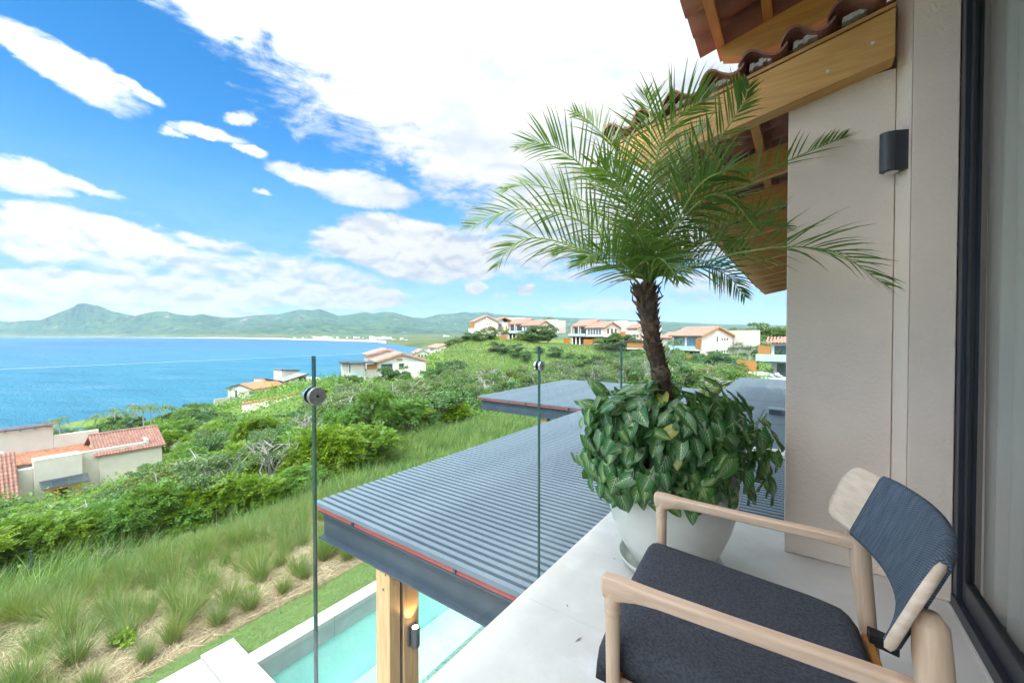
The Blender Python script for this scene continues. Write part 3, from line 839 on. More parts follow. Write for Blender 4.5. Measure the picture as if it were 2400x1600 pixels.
# ---------------------------------------------------------------- roofs
SL = .205                                          # rise per metre towards the house
def slope(x, x0, z0): return z0 + SL * (x - x0)
def s_tile(mb, o, ax, up, wd, ln, th=.014, n=9):
    """one S-shaped clay tile: across ax (width wd), up the height axis, swept along ln"""
    o, ax, up, ln = Vector(o), Vector(ax), Vector(up), Vector(ln)
    top, bot = [], []
    for i in range(n):
        t = i / (n - 1)
        x = (t - .5) * wd * 1.16
        h = .052 * math.sin(t * 2 * math.pi * .98 - .1) * (1 if t < .5 else .72)
        top.append(o + ax * x + up * (h + th)); bot.append(o + ax * x + up * h)
    prof = top + bot[::-1]
    k = len(prof)
    vs = prof + [p + ln for p in prof]
    fs = [(i, (i + 1) % k, k + (i + 1) % k, k + i) for i in range(k)]
    # end faces as strips so that the thickness shows
    for i in range(n - 1):
        fs.append((i, k - 1 - i, k - 2 - i, i + 1)); fs.append((k + i, k + i + 1, k + k - 2 - i, k + k - 1 - i))
    mb.add(vs, fs)

def rafter(mb, x0, x1, zb, y, w, h, tail=.18):
    """a rafter in the plane y with a chamfered tail at its lower end x0 (zb = underside height at x0 before the chamfer)"""
    z = lambda x: zb + SL * (x - x0)
    poly = [(x0, y, z(x0) + h * .62), (x0 + tail, y, z(x0 + tail)), (x1, y, z(x1)), (x1, y, z(x1) + h), (x0, y, z(x0) + h)]
    mb.prism(poly, (0, w, 0))

# lower roof, over the next bay
lo = MB(); zt = lambda x: slope(x, .36, 2.84)
rafter(lo, -1.02, .36, 2.602 - SL * 1.38, 2.70, .10, .235)
lroof = lo.build('lower_roof', 'wood_beam', villa, bevel=.003)
# two pale plugs over the bolt heads
for px, py in ((2045, 101), (1940, 167)):
    d = (2.7 - .001) / ray(px, py)[1]; p = CP + ray(px, py) * d
    MB().disc((p[0], 2.702, p[2]), (0, -1, 0), .0085, .004, 14).build('plug', 'pot_glaze', lroof)
strip = MB(); strip.prism([(-1.02, 2.695, zt(-1.02) + .004), (.36, 2.695, zt(.36) + .004), (.36, 2.695, zt(.36) + .022), (-1.02, 2.695, zt(-1.02) + .022)], (0, .12, 0))
strip.build('cap_strip', 'wood_rafter', lroof)
rm = None
for k in range(1, 12):
    if rm is None:
        m_ = MB(); rafter(m_, -.92, .70, 2.59 - SL * 1.28 - .01, 0, .07, .20, .12)
        rm = m_.build('rafter', 'wood_rafter', lroof); rm.location = (0, 2.75 + .92 * k, 0)
    else:
        c = rm.copy(); COL.objects.link(c); c.location = (0, 2.75 + .92 * k, 0)
for i, x in enumerate(np.arange(-.90, .55, .30)):
    m_ = MB(); z = slope(x, .36, 2.84); m_.box(x, x + .055, 2.82, 13.0, z - .028, z + .012); m_.build('batten', 'wood_batten', lroof)
# tile field seen from below between the battens
tf = MB()
for j in range(46):
    y = 2.83 + j * .222
    for k in range(4):
        x0 = -1.03 + k * .40
        s_tile(tf, (x0, y + .11, slope(x0, .36, 2.875) + k * .002), (0, 1, 0), (-SL * .98, 0, .98), .222, (.43, 0, .43 * SL), n=7)
stuff(tf.build('tile_field', 'tile_under', lroof, smooth=True))
MB().prism([(-1.0, 2.84, slope(-1.0, .36, 2.955)), (.7, 2.84, slope(.7, .36, 2.955)), (.7, 2.84, slope(.7, .36, 2.965)), (-1.0, 2.84, slope(-1.0, .36, 2.965))], (0, 10.2, 0)).build('roof_deck', 'tile_under', lroof)
# the verge tiles lying crosswise on the barge board
for i in range(7):
    x = .22 - i * .207
    m_ = MB(); jx = (i * 37 % 7 - 3) * .002
    s_tile(m_, (x + jx, 2.655 + (i % 3) * .008, zt(x) + .085), (.98, 0, SL * .98), (-SL, 0, .98), .205, (0, .40, 0), n=13, th=.015)
    m_.build('tile', 'tile_red', lroof, smooth=False)
    q = MB()
    for u in range(5):
        a = Vector((x - .05 + u * .022, 2.74, zt(x - .05 + u * .022) + .07)); q.obox(a, (.0105, 0, .002), (.001, .03 + .0013 * u, 0), (.002, 0, .014 + .006 * math.sin(u * 3 + i)))
    q.build('mortar', 'mortar', lroof)

# upper roof, over the terrace we stand on
zu = lambda x: 3.150 + .22 * (x + .432)
ur = MB(); SLs = SL; SL = .22
rafter(ur, -.445, 1.6, 2.975, 3.0, .09, .172, .19)
uroof = ur.build('upper_roof', 'wood_beam', villa, bevel=.003)
m_ = MB(); rafter(m_, -.445, 1.6, 2.975, 0, .09, .172, .19); rr = m_.build('rafter', 'wood_rafter', uroof); rr.location = (0, 2.05, 0)
for k in range(6):
    c = rr.copy(); COL.objects.link(c); c.location = (0, 1.10 - .95 * k, 0)
for i, x in enumerate((-.475, -.21, .10, .40, .70, 1.0, 1.3)):
    z = zu(x) + .004; w = .05
    MB().prism([(x, -4.2, z), (x + w, -4.2, z + w * SL), (x + w, -4.2, z + w * SL + .045), (x, -4.2, z + .045)], (0, 7.36, 0)).build('batten', 'wood_batten', uroof)
ut = MB(); rows = []
for j in range(31):
    y = 3.12 - j * .222
    for k in range(5):
        x0 = -.60 + k * .40
        m2 = ut
        if j < 9:
            m2 = MB()
        s_tile(m2, (x0, y - .11, zu(x0) + .105 + k * .002 + .006 * math.sin(j * 2.3 + k)), (0, 1, 0), (-SL * .97, 0, .97), .222, (.435, 0, .435 * SL), n=9)
        if j < 9: m2.build('tile', 'tile_under', uroof, smooth=True)
stuff(ut.build('tile_field', 'tile_under', uroof, smooth=True))
MB().prism([(-.50, -4.0, zu(-.50) + .175), (1.7, -4.0, zu(1.7) + .175), (1.7, -4.0, zu(1.7) + .185), (-.50, -4.0, zu(-.50) + .185)], (0, 7.1, 0)).build('roof_deck', 'tile_under', uroof)
MB().prism([(-.44, 3.004, zu(-.44) - .02), (1.6, 3.004, zu(1.6) - .02), (1.6, 3.004, zu(1.6) + .15), (-.44, 3.004, zu(-.44) + .15)], (0, .05, 0)).build('end_board', 'tile_under', uroof)
SL = SLs

# ---------------------------------------------------------------- wall lamp beside the door
def wall_lamp():
    t = thing('wall_lamp', 'dark grey half-round up and down lamp high on the cream wall', 'wall lamp', (.403, 2.765, 2.06))
    n = Vector((-.905, -.425, 0)); s = Vector((-.425, .905, 0))       # out of the wall, along the wall
    prof = []
    wd, dp = .034, .10
    pts = [(-wd, 0)] + [(-wd, dp * .55)] + [(wd * math.sin(a), dp * .55 + (dp * .45) * math.cos(a)) for a in np.linspace(-math.pi / 2, math.pi / 2, 11)] + [(wd, dp * .55), (wd, 0)]
    base = [n * d + s * w for w, d in pts]
    MB().prism([(p.x, p.y, 0) for p in base], (0, 0, .19)).build('body', 'lamp_grey', t, bevel=.002)
    c = n * (dp * .5)
    MB().disc((c.x, c.y, -.001), (0, 0, -1), .026, .004, 20).build('lens', 'lens_pale', t)
    MB().disc((c.x, c.y, .191), (0, 0, 1), .026, .003, 20).build('lens', 'lens_pale', t)
wall_lamp()

# ================================================================ glass railing
rail = thing('glass_railing', 'frameless clear glass railing round the terrace edge', 'railing', (-1.12, 1.8, 0))
RX, RTOP = -1.126, 1.191
def pane(x0, x1, y0, y1, nm='pane'):
    b = MB(); b.box(x0, x1, y0, y1, -.16, RTOP)
    o = b.build(nm, ['pane_glass', 'glass_edge', 'glass_edge_top'], rail, off=(-1.12, 1.8, 0))
    long_x = (x1 - x0) > (y1 - y0)
    for p in o.data.polygons:
        n = p.normal
        if abs(n.z) > .5: p.material_index = 2
        elif (abs(n.x) > .5) == long_x: p.material_index = 1
    return o
for y0, y1 in ((-1.70, -.610), (-.604, .606), (.612, 1.822), (1.828, 3.024)):
    pane(RX - .006, RX + .006, y0, y1)
pane(RX + .008, -.072, 3.018, 3.030)
def clamp(y, z):
    b = MB(); c = (RX, y, z)
    d = b.disc((RX + .008, y, z), (1, 0, 0), .0255, .012, 32).build('clamp', 'chrome_face', rail, off=(-1.12, 1.8, 0), bevel=.0015)
    MB().disc((RX - .008, y, z), (-1, 0, 0), .0255, .012, 32).build('clamp_back', 'chrome', d, off=(-1.12, 1.8, 0), bevel=.0015)
    q = MB(); q.disc((RX + .006, y, z), (1, 0, 0), .0235, .002, 28); q.disc((RX - .006, y, z), (-1, 0, 0), .0235, .002, 28); q.disc((RX + .02, y, z), (1, 0, 0), .0042, .0006, 12)
    q.build('washer', 'rubber', d, off=(-1.12, 1.8, 0))
clamp(.609, 1.078); clamp(1.825, 1.088); clamp(-.607, 1.08)

# ================================================================ slatted steel pergola below the terrace
perg = thing('pergola', 'dark steel pergola of grey slats on red battens over the pool deck', 'pergola', (-2.9, 2.3, -3.4))
PO = (-2.9, 2.3, -3.4)
PZ = -.40
def slats(x0, x1, y0, y1, pitch, w=.044, h=.040):
    b = MB(); b.box(x0, x1, 0, w, PZ - h, PZ)
    first = b.build('slat', 'steel_slat', perg, off=PO)
    n = int(round((y1 - y0) / pitch))
    for k in range(n + 1):
        o = first if k == 0 else first.copy()
        if k: COL.objects.link(o)
        o.location = (0, y0 + k * pitch, 0)
slats(-3.93, .68, 2.125, 8.30, .0773)
slats(-7.12, .68, 8.38, 13.42, .0773)
slats(-1.92, .68, 13.50, 17.9, .0773)
for (a0, a1, c0, c1) in ((-3.9, .66, 2.15, 8.34), (-7.08, .66, 8.42, 13.46), (-1.9, .66, 13.5, 17.93)):
    MB().box(a0, a1, c0, c1, PZ - .0415, PZ - .0405).build('underlay', 'gasket', perg, off=PO)
rb = MB()
for x in (-3.72, -3.1, -2.25, -1.4, -.4, .4): rb.box(x, x + .05, 2.16, 8.28, PZ - .085, PZ - .042)
for x in (-6.9, -5.6, -4.4, -3.1, -1.8, -.4): rb.box(x, x + .05, 8.40, 13.4, PZ - .085, PZ - .042)
rb.build('batten', 'primer_red', perg, off=PO)
def red_edge(x0, x1, y): MB().box(x0, x1, y, y + .06, PZ - .088, PZ - .044).build('edge_batten', 'primer_red', perg, off=PO)
red_edge(-3.92, -.6, 2.145); red_edge(-7.10, -3.6, 8.40)
MB().box(-3.90, -3.84, 2.21, 8.3, PZ - .088, PZ - .044).build('edge_batten', 'primer_red', perg, off=PO)
def ibeam(a, b, top, h, fl, m='steel_dark', t=.012):
    """I-beam along x or y between a and b (3D xy), top flange height top"""
    q = MB(); (x0, y0), (x1, y1) = a, b
    al_x = abs(x1 - x0) > abs(y1 - y0)
    def bx(w, z0, z1):
        if al_x: q.box(x0, x1, y0 - w / 2, y0 + w / 2, z0, z1)
        else: q.box(x0 - w / 2, x0 + w / 2, y0, y1, z0, z1)
    bx(fl, top - t, top); bx(t, top - h + t, top - t); bx(fl, top - h, top - h + t)
    return q.build('beam', m, perg, off=PO)
ibeam((-3.88, 2.20), (-.5, 2.20), PZ - .09, .265, .13)
ibeam((-3.84, 2.27), (-3.84, 8.3), PZ - .09, .262, .12)
ibeam((-7.05, 8.46), (.5, 8.46), PZ - .09, .265, .13)
ibeam((-6.98, 8.53), (-6.98, 13.3), PZ - .09, .262, .12)
for x in (-3.32, -2.05):                               # clips that hold the first slat
    MB().box(x, x + .025, 2.128, 2.15, PZ - .075, PZ - .041).build('clip', 'steel_dark', perg, off=PO)
MB().box(-6.1, -6.07, 8.385, 8.40, PZ - .075, PZ - .041).build('clip', 'steel_dark', perg, off=PO)
# fascia trim, gutter strip and the low box on the roof by the wall
MB().box(-.62, .68, 6.50, 6.80, PZ + .004, PZ + .045).build('gutter', 'plaster_floor', perg, off=PO)
MB().box(-.53, .4, 9.95, 10.30, PZ + .004, PZ + .10).build('roof_box', 'steel_dark', perg, off=PO)
MB().box(-.55, .42, 9.94, 10.32, PZ + .102, PZ + .12).build('box_lid', 'steel_slat', perg, off=PO)
for (x0, x1, y0, y1) in ((-.66, -.645, 3.2, 10.6), (-.645, .68, 8.9, 8.915), (-1.9, .68, 11.9, 11.915)):
    MB().box(x0, x1, y0, y1, PZ + .001, PZ + .004).build('seam', 'gasket', perg, off=PO)
# the paired timber post with its steel core
for y0, y1 in ((2.150, 2.262), (2.298, 2.47)):
    MB().box(-2.985, -2.80, y0, y1, -3.4, -.758).build('post', 'wood_post', perg, off=PO, bevel=.006)
MB().box(-2.965, -2.83, 2.262, 2.298, -3.4, -.758).build('post_core', 'steel_dark', perg, off=PO)
k = MB()
for (px, py, rx, rz) in ((903, 1347, .010, .017), (898, 1381, .013, .028)):
    d = 2.149 / ray(px, py)[1]; p = CP + ray(px, py) * d
    k.disc((p[0], 2.1499, p[2]), (0, -1, 0), rx, .0008, 12)
k.build('knot', 'knot', perg, off=PO)
for (x, y) in ((-5.12, 8.62), (-6.98, 13.1)):
    MB().box(x - .09, x + .09, y - .09, y + .09, -3.6, -.758).build('post', 'wood_post', perg, off=PO, bevel=.006)

def post_lamp():
    t = thing('post_lamp', 'dark grey cylinder lamp glowing on the wooden pergola post', 'wall lamp', (-2.80, 2.38, -1.40))
    MB().box(.001, .02, -.045, .045, -.085, .085).build('back_plate', 'lamp_grey', t, bevel=.002)
    pr = [(.0, -.085), (.036, -.085), (.038, -.08), (.038, .08), (.036, .085), (.030, .085), (.028, .070), (.0, .070)]
    MB().lathe(pr, 28, (.058, 0, 0)).build('body', 'lamp_grey', t, smooth=False, bevel=.001)
    MB().disc((.058, 0, .0795), (0, 0, 1), .0275, .005, 20).build('bulb', 'lamp_glow', t)
    l = bpy.data.lights.new('post_lamp_light', 'SPOT'); l.energy = 1.8; l.color = (1, .62, .28); l.spot_size = 1.5; l.shadow_soft_size = .02
    lo_ = bpy.data.objects.new('post_lamp_light', l); COL.objects.link(lo_); lo_.parent = t; lo_.location = (.058, 0, .10); lo_.rotation_euler = (math.pi, 0, 0)
post_lamp()

# ================================================================ pool, coping, deck, lawn
pool = struct(MB().box(-6.26, -3.2, 1.9, 13, -5.0, -4.75).build('pool_floor', 'pool_tile'))
w_ = MB(); w_.box(-6.40, -6.27, 1.9, 13, -5.0, -3.44); w_.box(-3.9, -3.2, 1.9, 13, -4.70, -3.60); w_.box(-6.26, -3.2, 13.0, 13.2, -5, -3.44); w_.box(-6.26, -3.2, 1.7, 1.9, -5, -3.44)
struct(w_.build('pool_walls', 'pool_tile'))
struct(MB().box(-4.22, -3.88, 2.455, 13, -4.72, -3.505).build('pool_mosaic_ledge', 'mosaic'))
o = MB(); o.add([(-6.265, 1.9, -3.475), (-3.2, 1.9, -3.475), (-3.2, 13, -3.475), (-6.265, 13, -3.475)], [(0, 1, 2, 3)])
struct(o.build('pool_water', 'pool_water'))
cp = thing('pool_coping', 'white stone coping along the pool beside the lawn', 'coping', (-6.4, 5, -3.6))
for k in range(9):
    MB().box(-6.535, -6.255, 2.455 + k * 1.25, 2.455 + (k + 1) * 1.25 - .004, -3.75, -3.40).build('stone', 'white_stone', cp, off=(-6.4, 5, -3.6), bevel=.006)
dk = thing('pool_deck', 'white stone slabs at the near end of the pool', 'deck', (-5, 1, -3.5))
MB().box(-6.85, -3.2, 2.042, 2.45, -3.7, -3.25).build('stone', 'white_stone', dk, off=(-5, 1, -3.5), bevel=.012)
MB().box(-6.775, -3.2, .9, 2.036, -3.7, -3.252).build('stone', 'white_stone', dk, off=(-5, 1, -3.5), bevel=.012)
MB().box(-6.775, -3.2, -2.0, .895, -3.7, -3.252).build('stone', 'white_stone', dk, off=(-5, 1, -3.5), bevel=.012)
struct(MB().box(-3.9, 1, -2, 2.42, -3.9, -3.55).build('lower_floor', 'plaster_floor'))
lw = MB(); nseg = 60
for i in range(nseg):
    y = -6 + i * 19 / nseg; y2 = y + 19 / nseg
    e = lambda q: -7.25 + .05 * math.sin(q * 2.1) + .03 * math.sin(q * 5.3)
    lw.add([(e(y), y, -3.425), (-6.54, y, -3.425), (-6.54, y2, -3.425), (e(y2), y2, -3.425)], [(0, 1, 2, 3)])
    lw.add([(e(y), y, -3.425), (e(y2), y2, -3.425), (e(y2), y2, -5.2), (e(y), y, -5.2)], [(0, 1, 2, 3)])
struct(lw.build('lawn', 'lawn'))

# ================================================================ armchair
def chair():
    O = Vector((-.396, .990, 0)); a = math.radians(4.5)
    t = thing('armchair', 'pale wooden armchair with charcoal seat cushion and blue-grey woven backrest', 'armchair', O, a)
    # local frame: x = front to back, y = from the near arm to the far arm
    for y in (0, .635):
        s = 1 if y == 0 else -1
        leg = MB(); leg.tube([(.012, y, 0), (.010, y, .25), (.008, y, .50), (.006, y, .578)], [.013, .0165, .0185, .0195], 16)
        leg.build('front_leg', 'wood_leg', t, smooth=True)
        # rear leg: thicker, raked backwards, rounded top that carries the backrest
        rl = MB(); rl.tube([(.66, y, 0), (.635, y, .25), (.61, y, .50), (.598, y, .66), (.594, y, .725), (.592, y, .745)], [.015, .021, .0265, .028, .026, .014], 18)
        rl.build('rear_leg', 'wood_leg', t, smooth=True)
        # armrest: sculpted elbow over the front leg, flat rail sloping gently to the rear leg
        arm = MB()
        prof = lambda w, h: [(-w, -h * .75), (-w * .8, -h), (w * .8, -h), (w, -h * .75), (w, h * .7), (w * .72, h), (-w * .72, h), (-w, h * .7)]
        path = [(-.020, .612, .012, .014), (-.013, .606, .0190, .026), (.018, .604, .0200, .028), (.040, .606, .0195, .0245), (.070, .608, .0185, .0195), (.12, .608, .0175, .0165), (.30, .602, .0170, .0155), (.48, .597, .0175, .0160), (.585, .592, .0185, .017)]
        rings = [[(x, y + py, z + pz) for py, pz in prof(w, h)] for x, z, w, h in path]
        n = 8; vs = [p for r_ in rings for p in r_]
        fs = [(i * n + j, i * n + (j + 1) % n, (i + 1) * n + (j + 1) % n, (i + 1) * n + j) for i in range(len(rings) - 1) for j in range(n)]
        fs += [tuple(range(n - 1, -1, -1)), tuple(range((len(rings) - 1) * n, len(rings) * n))]
        arm.add(vs, fs)
        # collar that flows from the rail down into the leg
        arm.tube([(.0072, y, .535), (.0068, y, .56), (.008, y, .585), (.010, y, .60)], [.0202, .0206, .0212, .020], 18)
        arm.build('armrest', 'wood_light', t, smooth=False, bevel=.004, seg=3)
    fr = MB()
    fr.obox((.012, .3175, .345), (.014, 0, 0), (0, .31, 0), (0, 0, .022)); fr.build('cross_rail', 'orange_wood', t, bevel=.005)
    MB().obox((.62, .3175, .30), (.012, 0, 0), (0, .31, 0), (0, 0, .022)).build('cross_rail', 'orange_wood', t, bevel=.005)
    for y in (.012, .623):
        q = MB(); q.obox((.315, y, .322), (.30, 0, -.022), (0, .011, 0), (0, 0, .020)); q.build('side_rail', 'wood_light', t, bevel=.005)
    # seat cushion: soft slab that falls off over the front rail
    nx, ny = 34, 30; V = []; UV = []
    for j in range(ny + 1):
        v = j / ny; yy = .022 + v * .592
        for i in range(nx + 1):
            u = i / nx; x = -.075 + u * .665
            e = min(v, 1 - v) * .592; ed = .030 * (1 - min(1, e / .03)) ** 2.2
            z = .463 - .062 * u
            f0 = max(0, (.13 - u) / .13); z -= .105 * f0 ** 2.3
            b0 = max(0, (u - .93) / .07); z -= .035 * b0 ** 2
            z += .006 * math.sin(u * 5 + 1) * math.sin(v * 3.1)
            cy = (v - .5) * (1 - .10 * max(0, (u - .80) / .2) ** 1.5)
            V.append((x + .03 * f0 ** 3, .318 + cy * .592, z - ed)); UV.append((u, v))
    m = (nx + 1) * (ny + 1)
    V += [(p[0] + (.025 if p[0] < -.03 else 0), .318 + (p[1] - .318) * .96, min(p[2] - .012, .39 - .062 * ((p[0] + .075) / .665) - .04)) for p in V[:m]]
    fs = []
    for j in range(ny):
        for i in range(nx):
            k = j * (nx + 1) + i
            fs.append((k, k + 1, k + nx + 2, k + nx + 1)); fs.append((m + k, m + k + nx + 1, m + k + nx + 2, m + k + 1))
    for i in range(nx):
        k = i; fs.append((k, m + k, m + k + 1, k + 1)); k = ny * (nx + 1) + i; fs.append((k, k + 1, m + k + 1, m + k))
    for j in range(ny):
        k = j * (nx + 1); fs.append((k, k + nx + 1, m + k + nx + 1, m + k)); k += nx; fs.append((k, m + k, m + k + nx + 1, k + nx + 1))
    MB().add(V, fs).build('seat_cushion', 'fabric', t, smooth=True)
    # curved backrest board with rounded ends and the woven sleeve round its middle
    def bp(s, h, off):
        """s: -1 near end .. 1 far end; h: 0 bottom .. 1 top; off: metres in front (-) or behind (+)"""
        y = .318 + s * .352
        x = .520 + .092 * (1 - abs(s) ** 2.0) + .070 * h
        z = .655 + .178 * h
        nx_, ny_ = 1.0, .21 * s / .352 * 1.0
        return Vector((x + off * .92, y - off * ny_ * .5 * -1, z - off * .30))
    def shell(s0, s1, th, mat, name, round_=0.0, n=36, extra=0.0, uv=False):
        q = MB(); rings = []
        for i in range(n + 1):
            s = s0 + (s1 - s0) * i / n
            hb, ht = -extra, 1 + extra
            if round_:
                e = min(s - s0, s1 - s) * .352
                if e < round_:
                    c = round_ - math.sqrt(max(0, round_ ** 2 - (round_ - e) ** 2)); c /= .19
                    hb += c; ht -= c
            ring = []
            for (h, o_) in ((hb, -th * .6), (hb + .06 * (ht - hb), -th), (hb + .5 * (ht - hb), -th), (ht - .06 * (ht - hb), -th), (ht, -th * .6), (ht, th * .6), (ht - .06 * (ht - hb), th), (hb + .5 * (ht - hb), th), (hb + .06 * (ht - hb), th), (hb, th * .6)):
                ring.append(bp(s, h, o_))
            rings.append(ring)
        k = len(rings[0]); vs = [p for r_ in rings for p in r_]
        fs = [(i * k + j, i * k + (j + 1) % k, (i + 1) * k + (j + 1) % k, (i + 1) * k + j) for i in range(n) for j in range(k)]
        fs += [tuple(range(k - 1, -1, -1)), tuple(range(n * k, (n + 1) * k))]
        uvs = [(i / n * 1.0, [0, .06, .5, .94, 1, 1.05, 1.1, 1.5, 1.9, 1.95][j] * .9) for i in range(n + 1) for j in range(k)] if uv else None
        q.add(vs, fs, 0, uvs)
        return q.build(name, mat, t, smooth=not uv, bevel=0)
    bd = shell(-1, 1, .0085, 'wood_plate', 'backrest', round_=.045, n=60)
    for p in bd.data.polygons: p.use_smooth = True
    wv = shell(-.86, .64, .0135, 'weave', 'woven_sleeve', n=50, extra=.035, uv=True)
    for p in wv.data.polygons: p.use_smooth = True
    wv.parent = bd
    st = MB(); st.obox((.655, .60, .325), (.035, .004, -.01), (0, .022, 0), (0, 0, .018)); st.build('strap', 'gasket', t, bevel=.004)
chair()

# ================================================================ pot, saucer, palm and arrowhead plant
PX, PY = -.575, 2.275
def pot():
    t = thing('saucer', 'pale glazed saucer under the big planter', 'saucer', (PX, PY, 0))
    MB().lathe([(0, .004), (.20, .004), (.235, .012), (.262, .045), (.268, .058), (.262, .064), (.254, .058), (.232, .022), (.20, .016), (0, .015)], 48, (0, 0, 0)).build('dish', 'saucer', t, smooth=True)
    p = thing('planter_pot', 'large pale glazed egg-shaped pot on the terrace floor', 'plant pot', (PX, PY, .017))
    prof = [(0, .0), (.165, .0), (.178, .010), (.215, .06), (.262, .14), (.300, .235), (.328, .34), (.338, .42), (.334, .50), (.318, .565), (.308, .585), (.296, .588), (.290, .575), (.298, .54), (.305, .50), (0, .50)]
    MB().lathe(prof, 72).build('body', 'pot_glaze', p, smooth=True)
    MB().lathe([(0, .552), (.15, .556), (.292, .548)], 40).build('soil', 'soil', p, smooth=True)
pot()

def bez(p, n):
    """smooth curve through control points (Catmull-Rom)"""
    P = [Vector(q) for q in p]; P = [P[0] * 2 - P[1]] + P + [P[-1] * 2 - P[-2]]
    out = []; segs = len(P) - 3
    for i in range(n + 1):
        t = i / n * segs; k = min(int(t), segs - 1); u = t - k
        a, b, c, d = P[k:k + 4]
        out.append(.5 * ((2 * b) + (-a + c) * u + (2 * a - 5 * b + 4 * c - d) * u * u + (-a + 3 * b - 3 * c + d) * u ** 3))
    return out

def frond(parent, ctrl, n=46, lmax=.30, w=.0105, seed=0, r0=.009, bare=.16, droop=.35, mat='palm_leaflet', stem='petiole', twist=0.0, view=False):
    r = random.Random(seed)
    C = bez(ctrl, n); q = MB(); L = sum((C[i + 1] - C[i]).length for i in range(n))
    q.tube(C[::2] if n % 2 == 0 else C, [r0 * (1 - .85 * i / (len(C[::2]) - 1)) for i in range(len(C[::2]))], 5, 1)
    side0 = None
    for i in range(1, n + 1):
        t = i / n
        if t < bare: continue
        T = (C[min(i + 1, n)] - C[i - 1]).normalized()
        S = T.cross(Vector((0, 0, 1)))
        if S.length < .25: S = side0 if side0 is not None else Vector((1, 0, 0))
        S.normalize()
        if side0 is not None and S.dot(side0) < 0: S = -S
        side0 = S
        U = S.cross(T).normalized()
        V0 = Vector((.29, -.93, .05)) if view else None
        if view:
            Sc = T.cross(V0)
            if Sc.length > .2:
                Sc.normalize()
                if Sc.dot(S) < 0: Sc = -Sc
                S = (S * .72 + Sc * .58); S = (S - T * S.dot(T)).normalized(); U = S.cross(T).normalized()
                if U.dot(Vector((0, 0, 1))) - U.dot(V0) * .3 < -.3: U = -U
        if twist: 
            S2 = S * math.cos(twist) + U * math.sin(twist); U = U * math.cos(twist) - S * math.sin(twist); S = S2
        tt = (t - bare) / (1 - bare)
        ll = lmax * (.50 + .9 * math.sin(math.pi * min(1, tt * .85 + .12)) * .55) * (1 - .55 * tt ** 3)
        for sgn in (-1, 1):
            if r.random() < .05: continue
            l = ll * r.uniform(.82, 1.12)
            fwd = .52 + .55 * tt + r.uniform(-.10, .10)
            d = (S * sgn * (1 - .30 * tt) + T * fwd + U * (.34 + r.uniform(-.22, .22))).normalized()
            base = C[i] + T * r.uniform(-.006, .006)
            wv = T.cross(d).normalized()
            wv = (T * .85 - d * T.dot(d) * .85 + wv * r.uniform(-.3, .3)).normalized() * w * r.uniform(.75, 1.1)
            pts = []
            p = base.copy(); dd = d.copy(); seg = 4
            g = droop * r.uniform(.5, 1.5)
            for k in range(seg + 1):
                ww = (.45, 1.0, .85, .5, .04)[k]
                pts.append((p - wv * ww * .5, p + wv * ww * .5, k / seg))
                dd = (dd + Vector((0, 0, -g * (.12 + .25 * k / seg)))).normalized()
                p = p + dd * l / seg
            vs = []; uv = []
            for a, b, k in pts: vs += [a, b]; uv += [(0, k), (1, k)]
            q.add(vs, [(2 * k, 2 * k + 1, 2 * k + 3, 2 * k + 2) for k in range(seg)], 0, uv)
    if not q.uv: pass
    return q.build('frond', [mat, stem], parent)

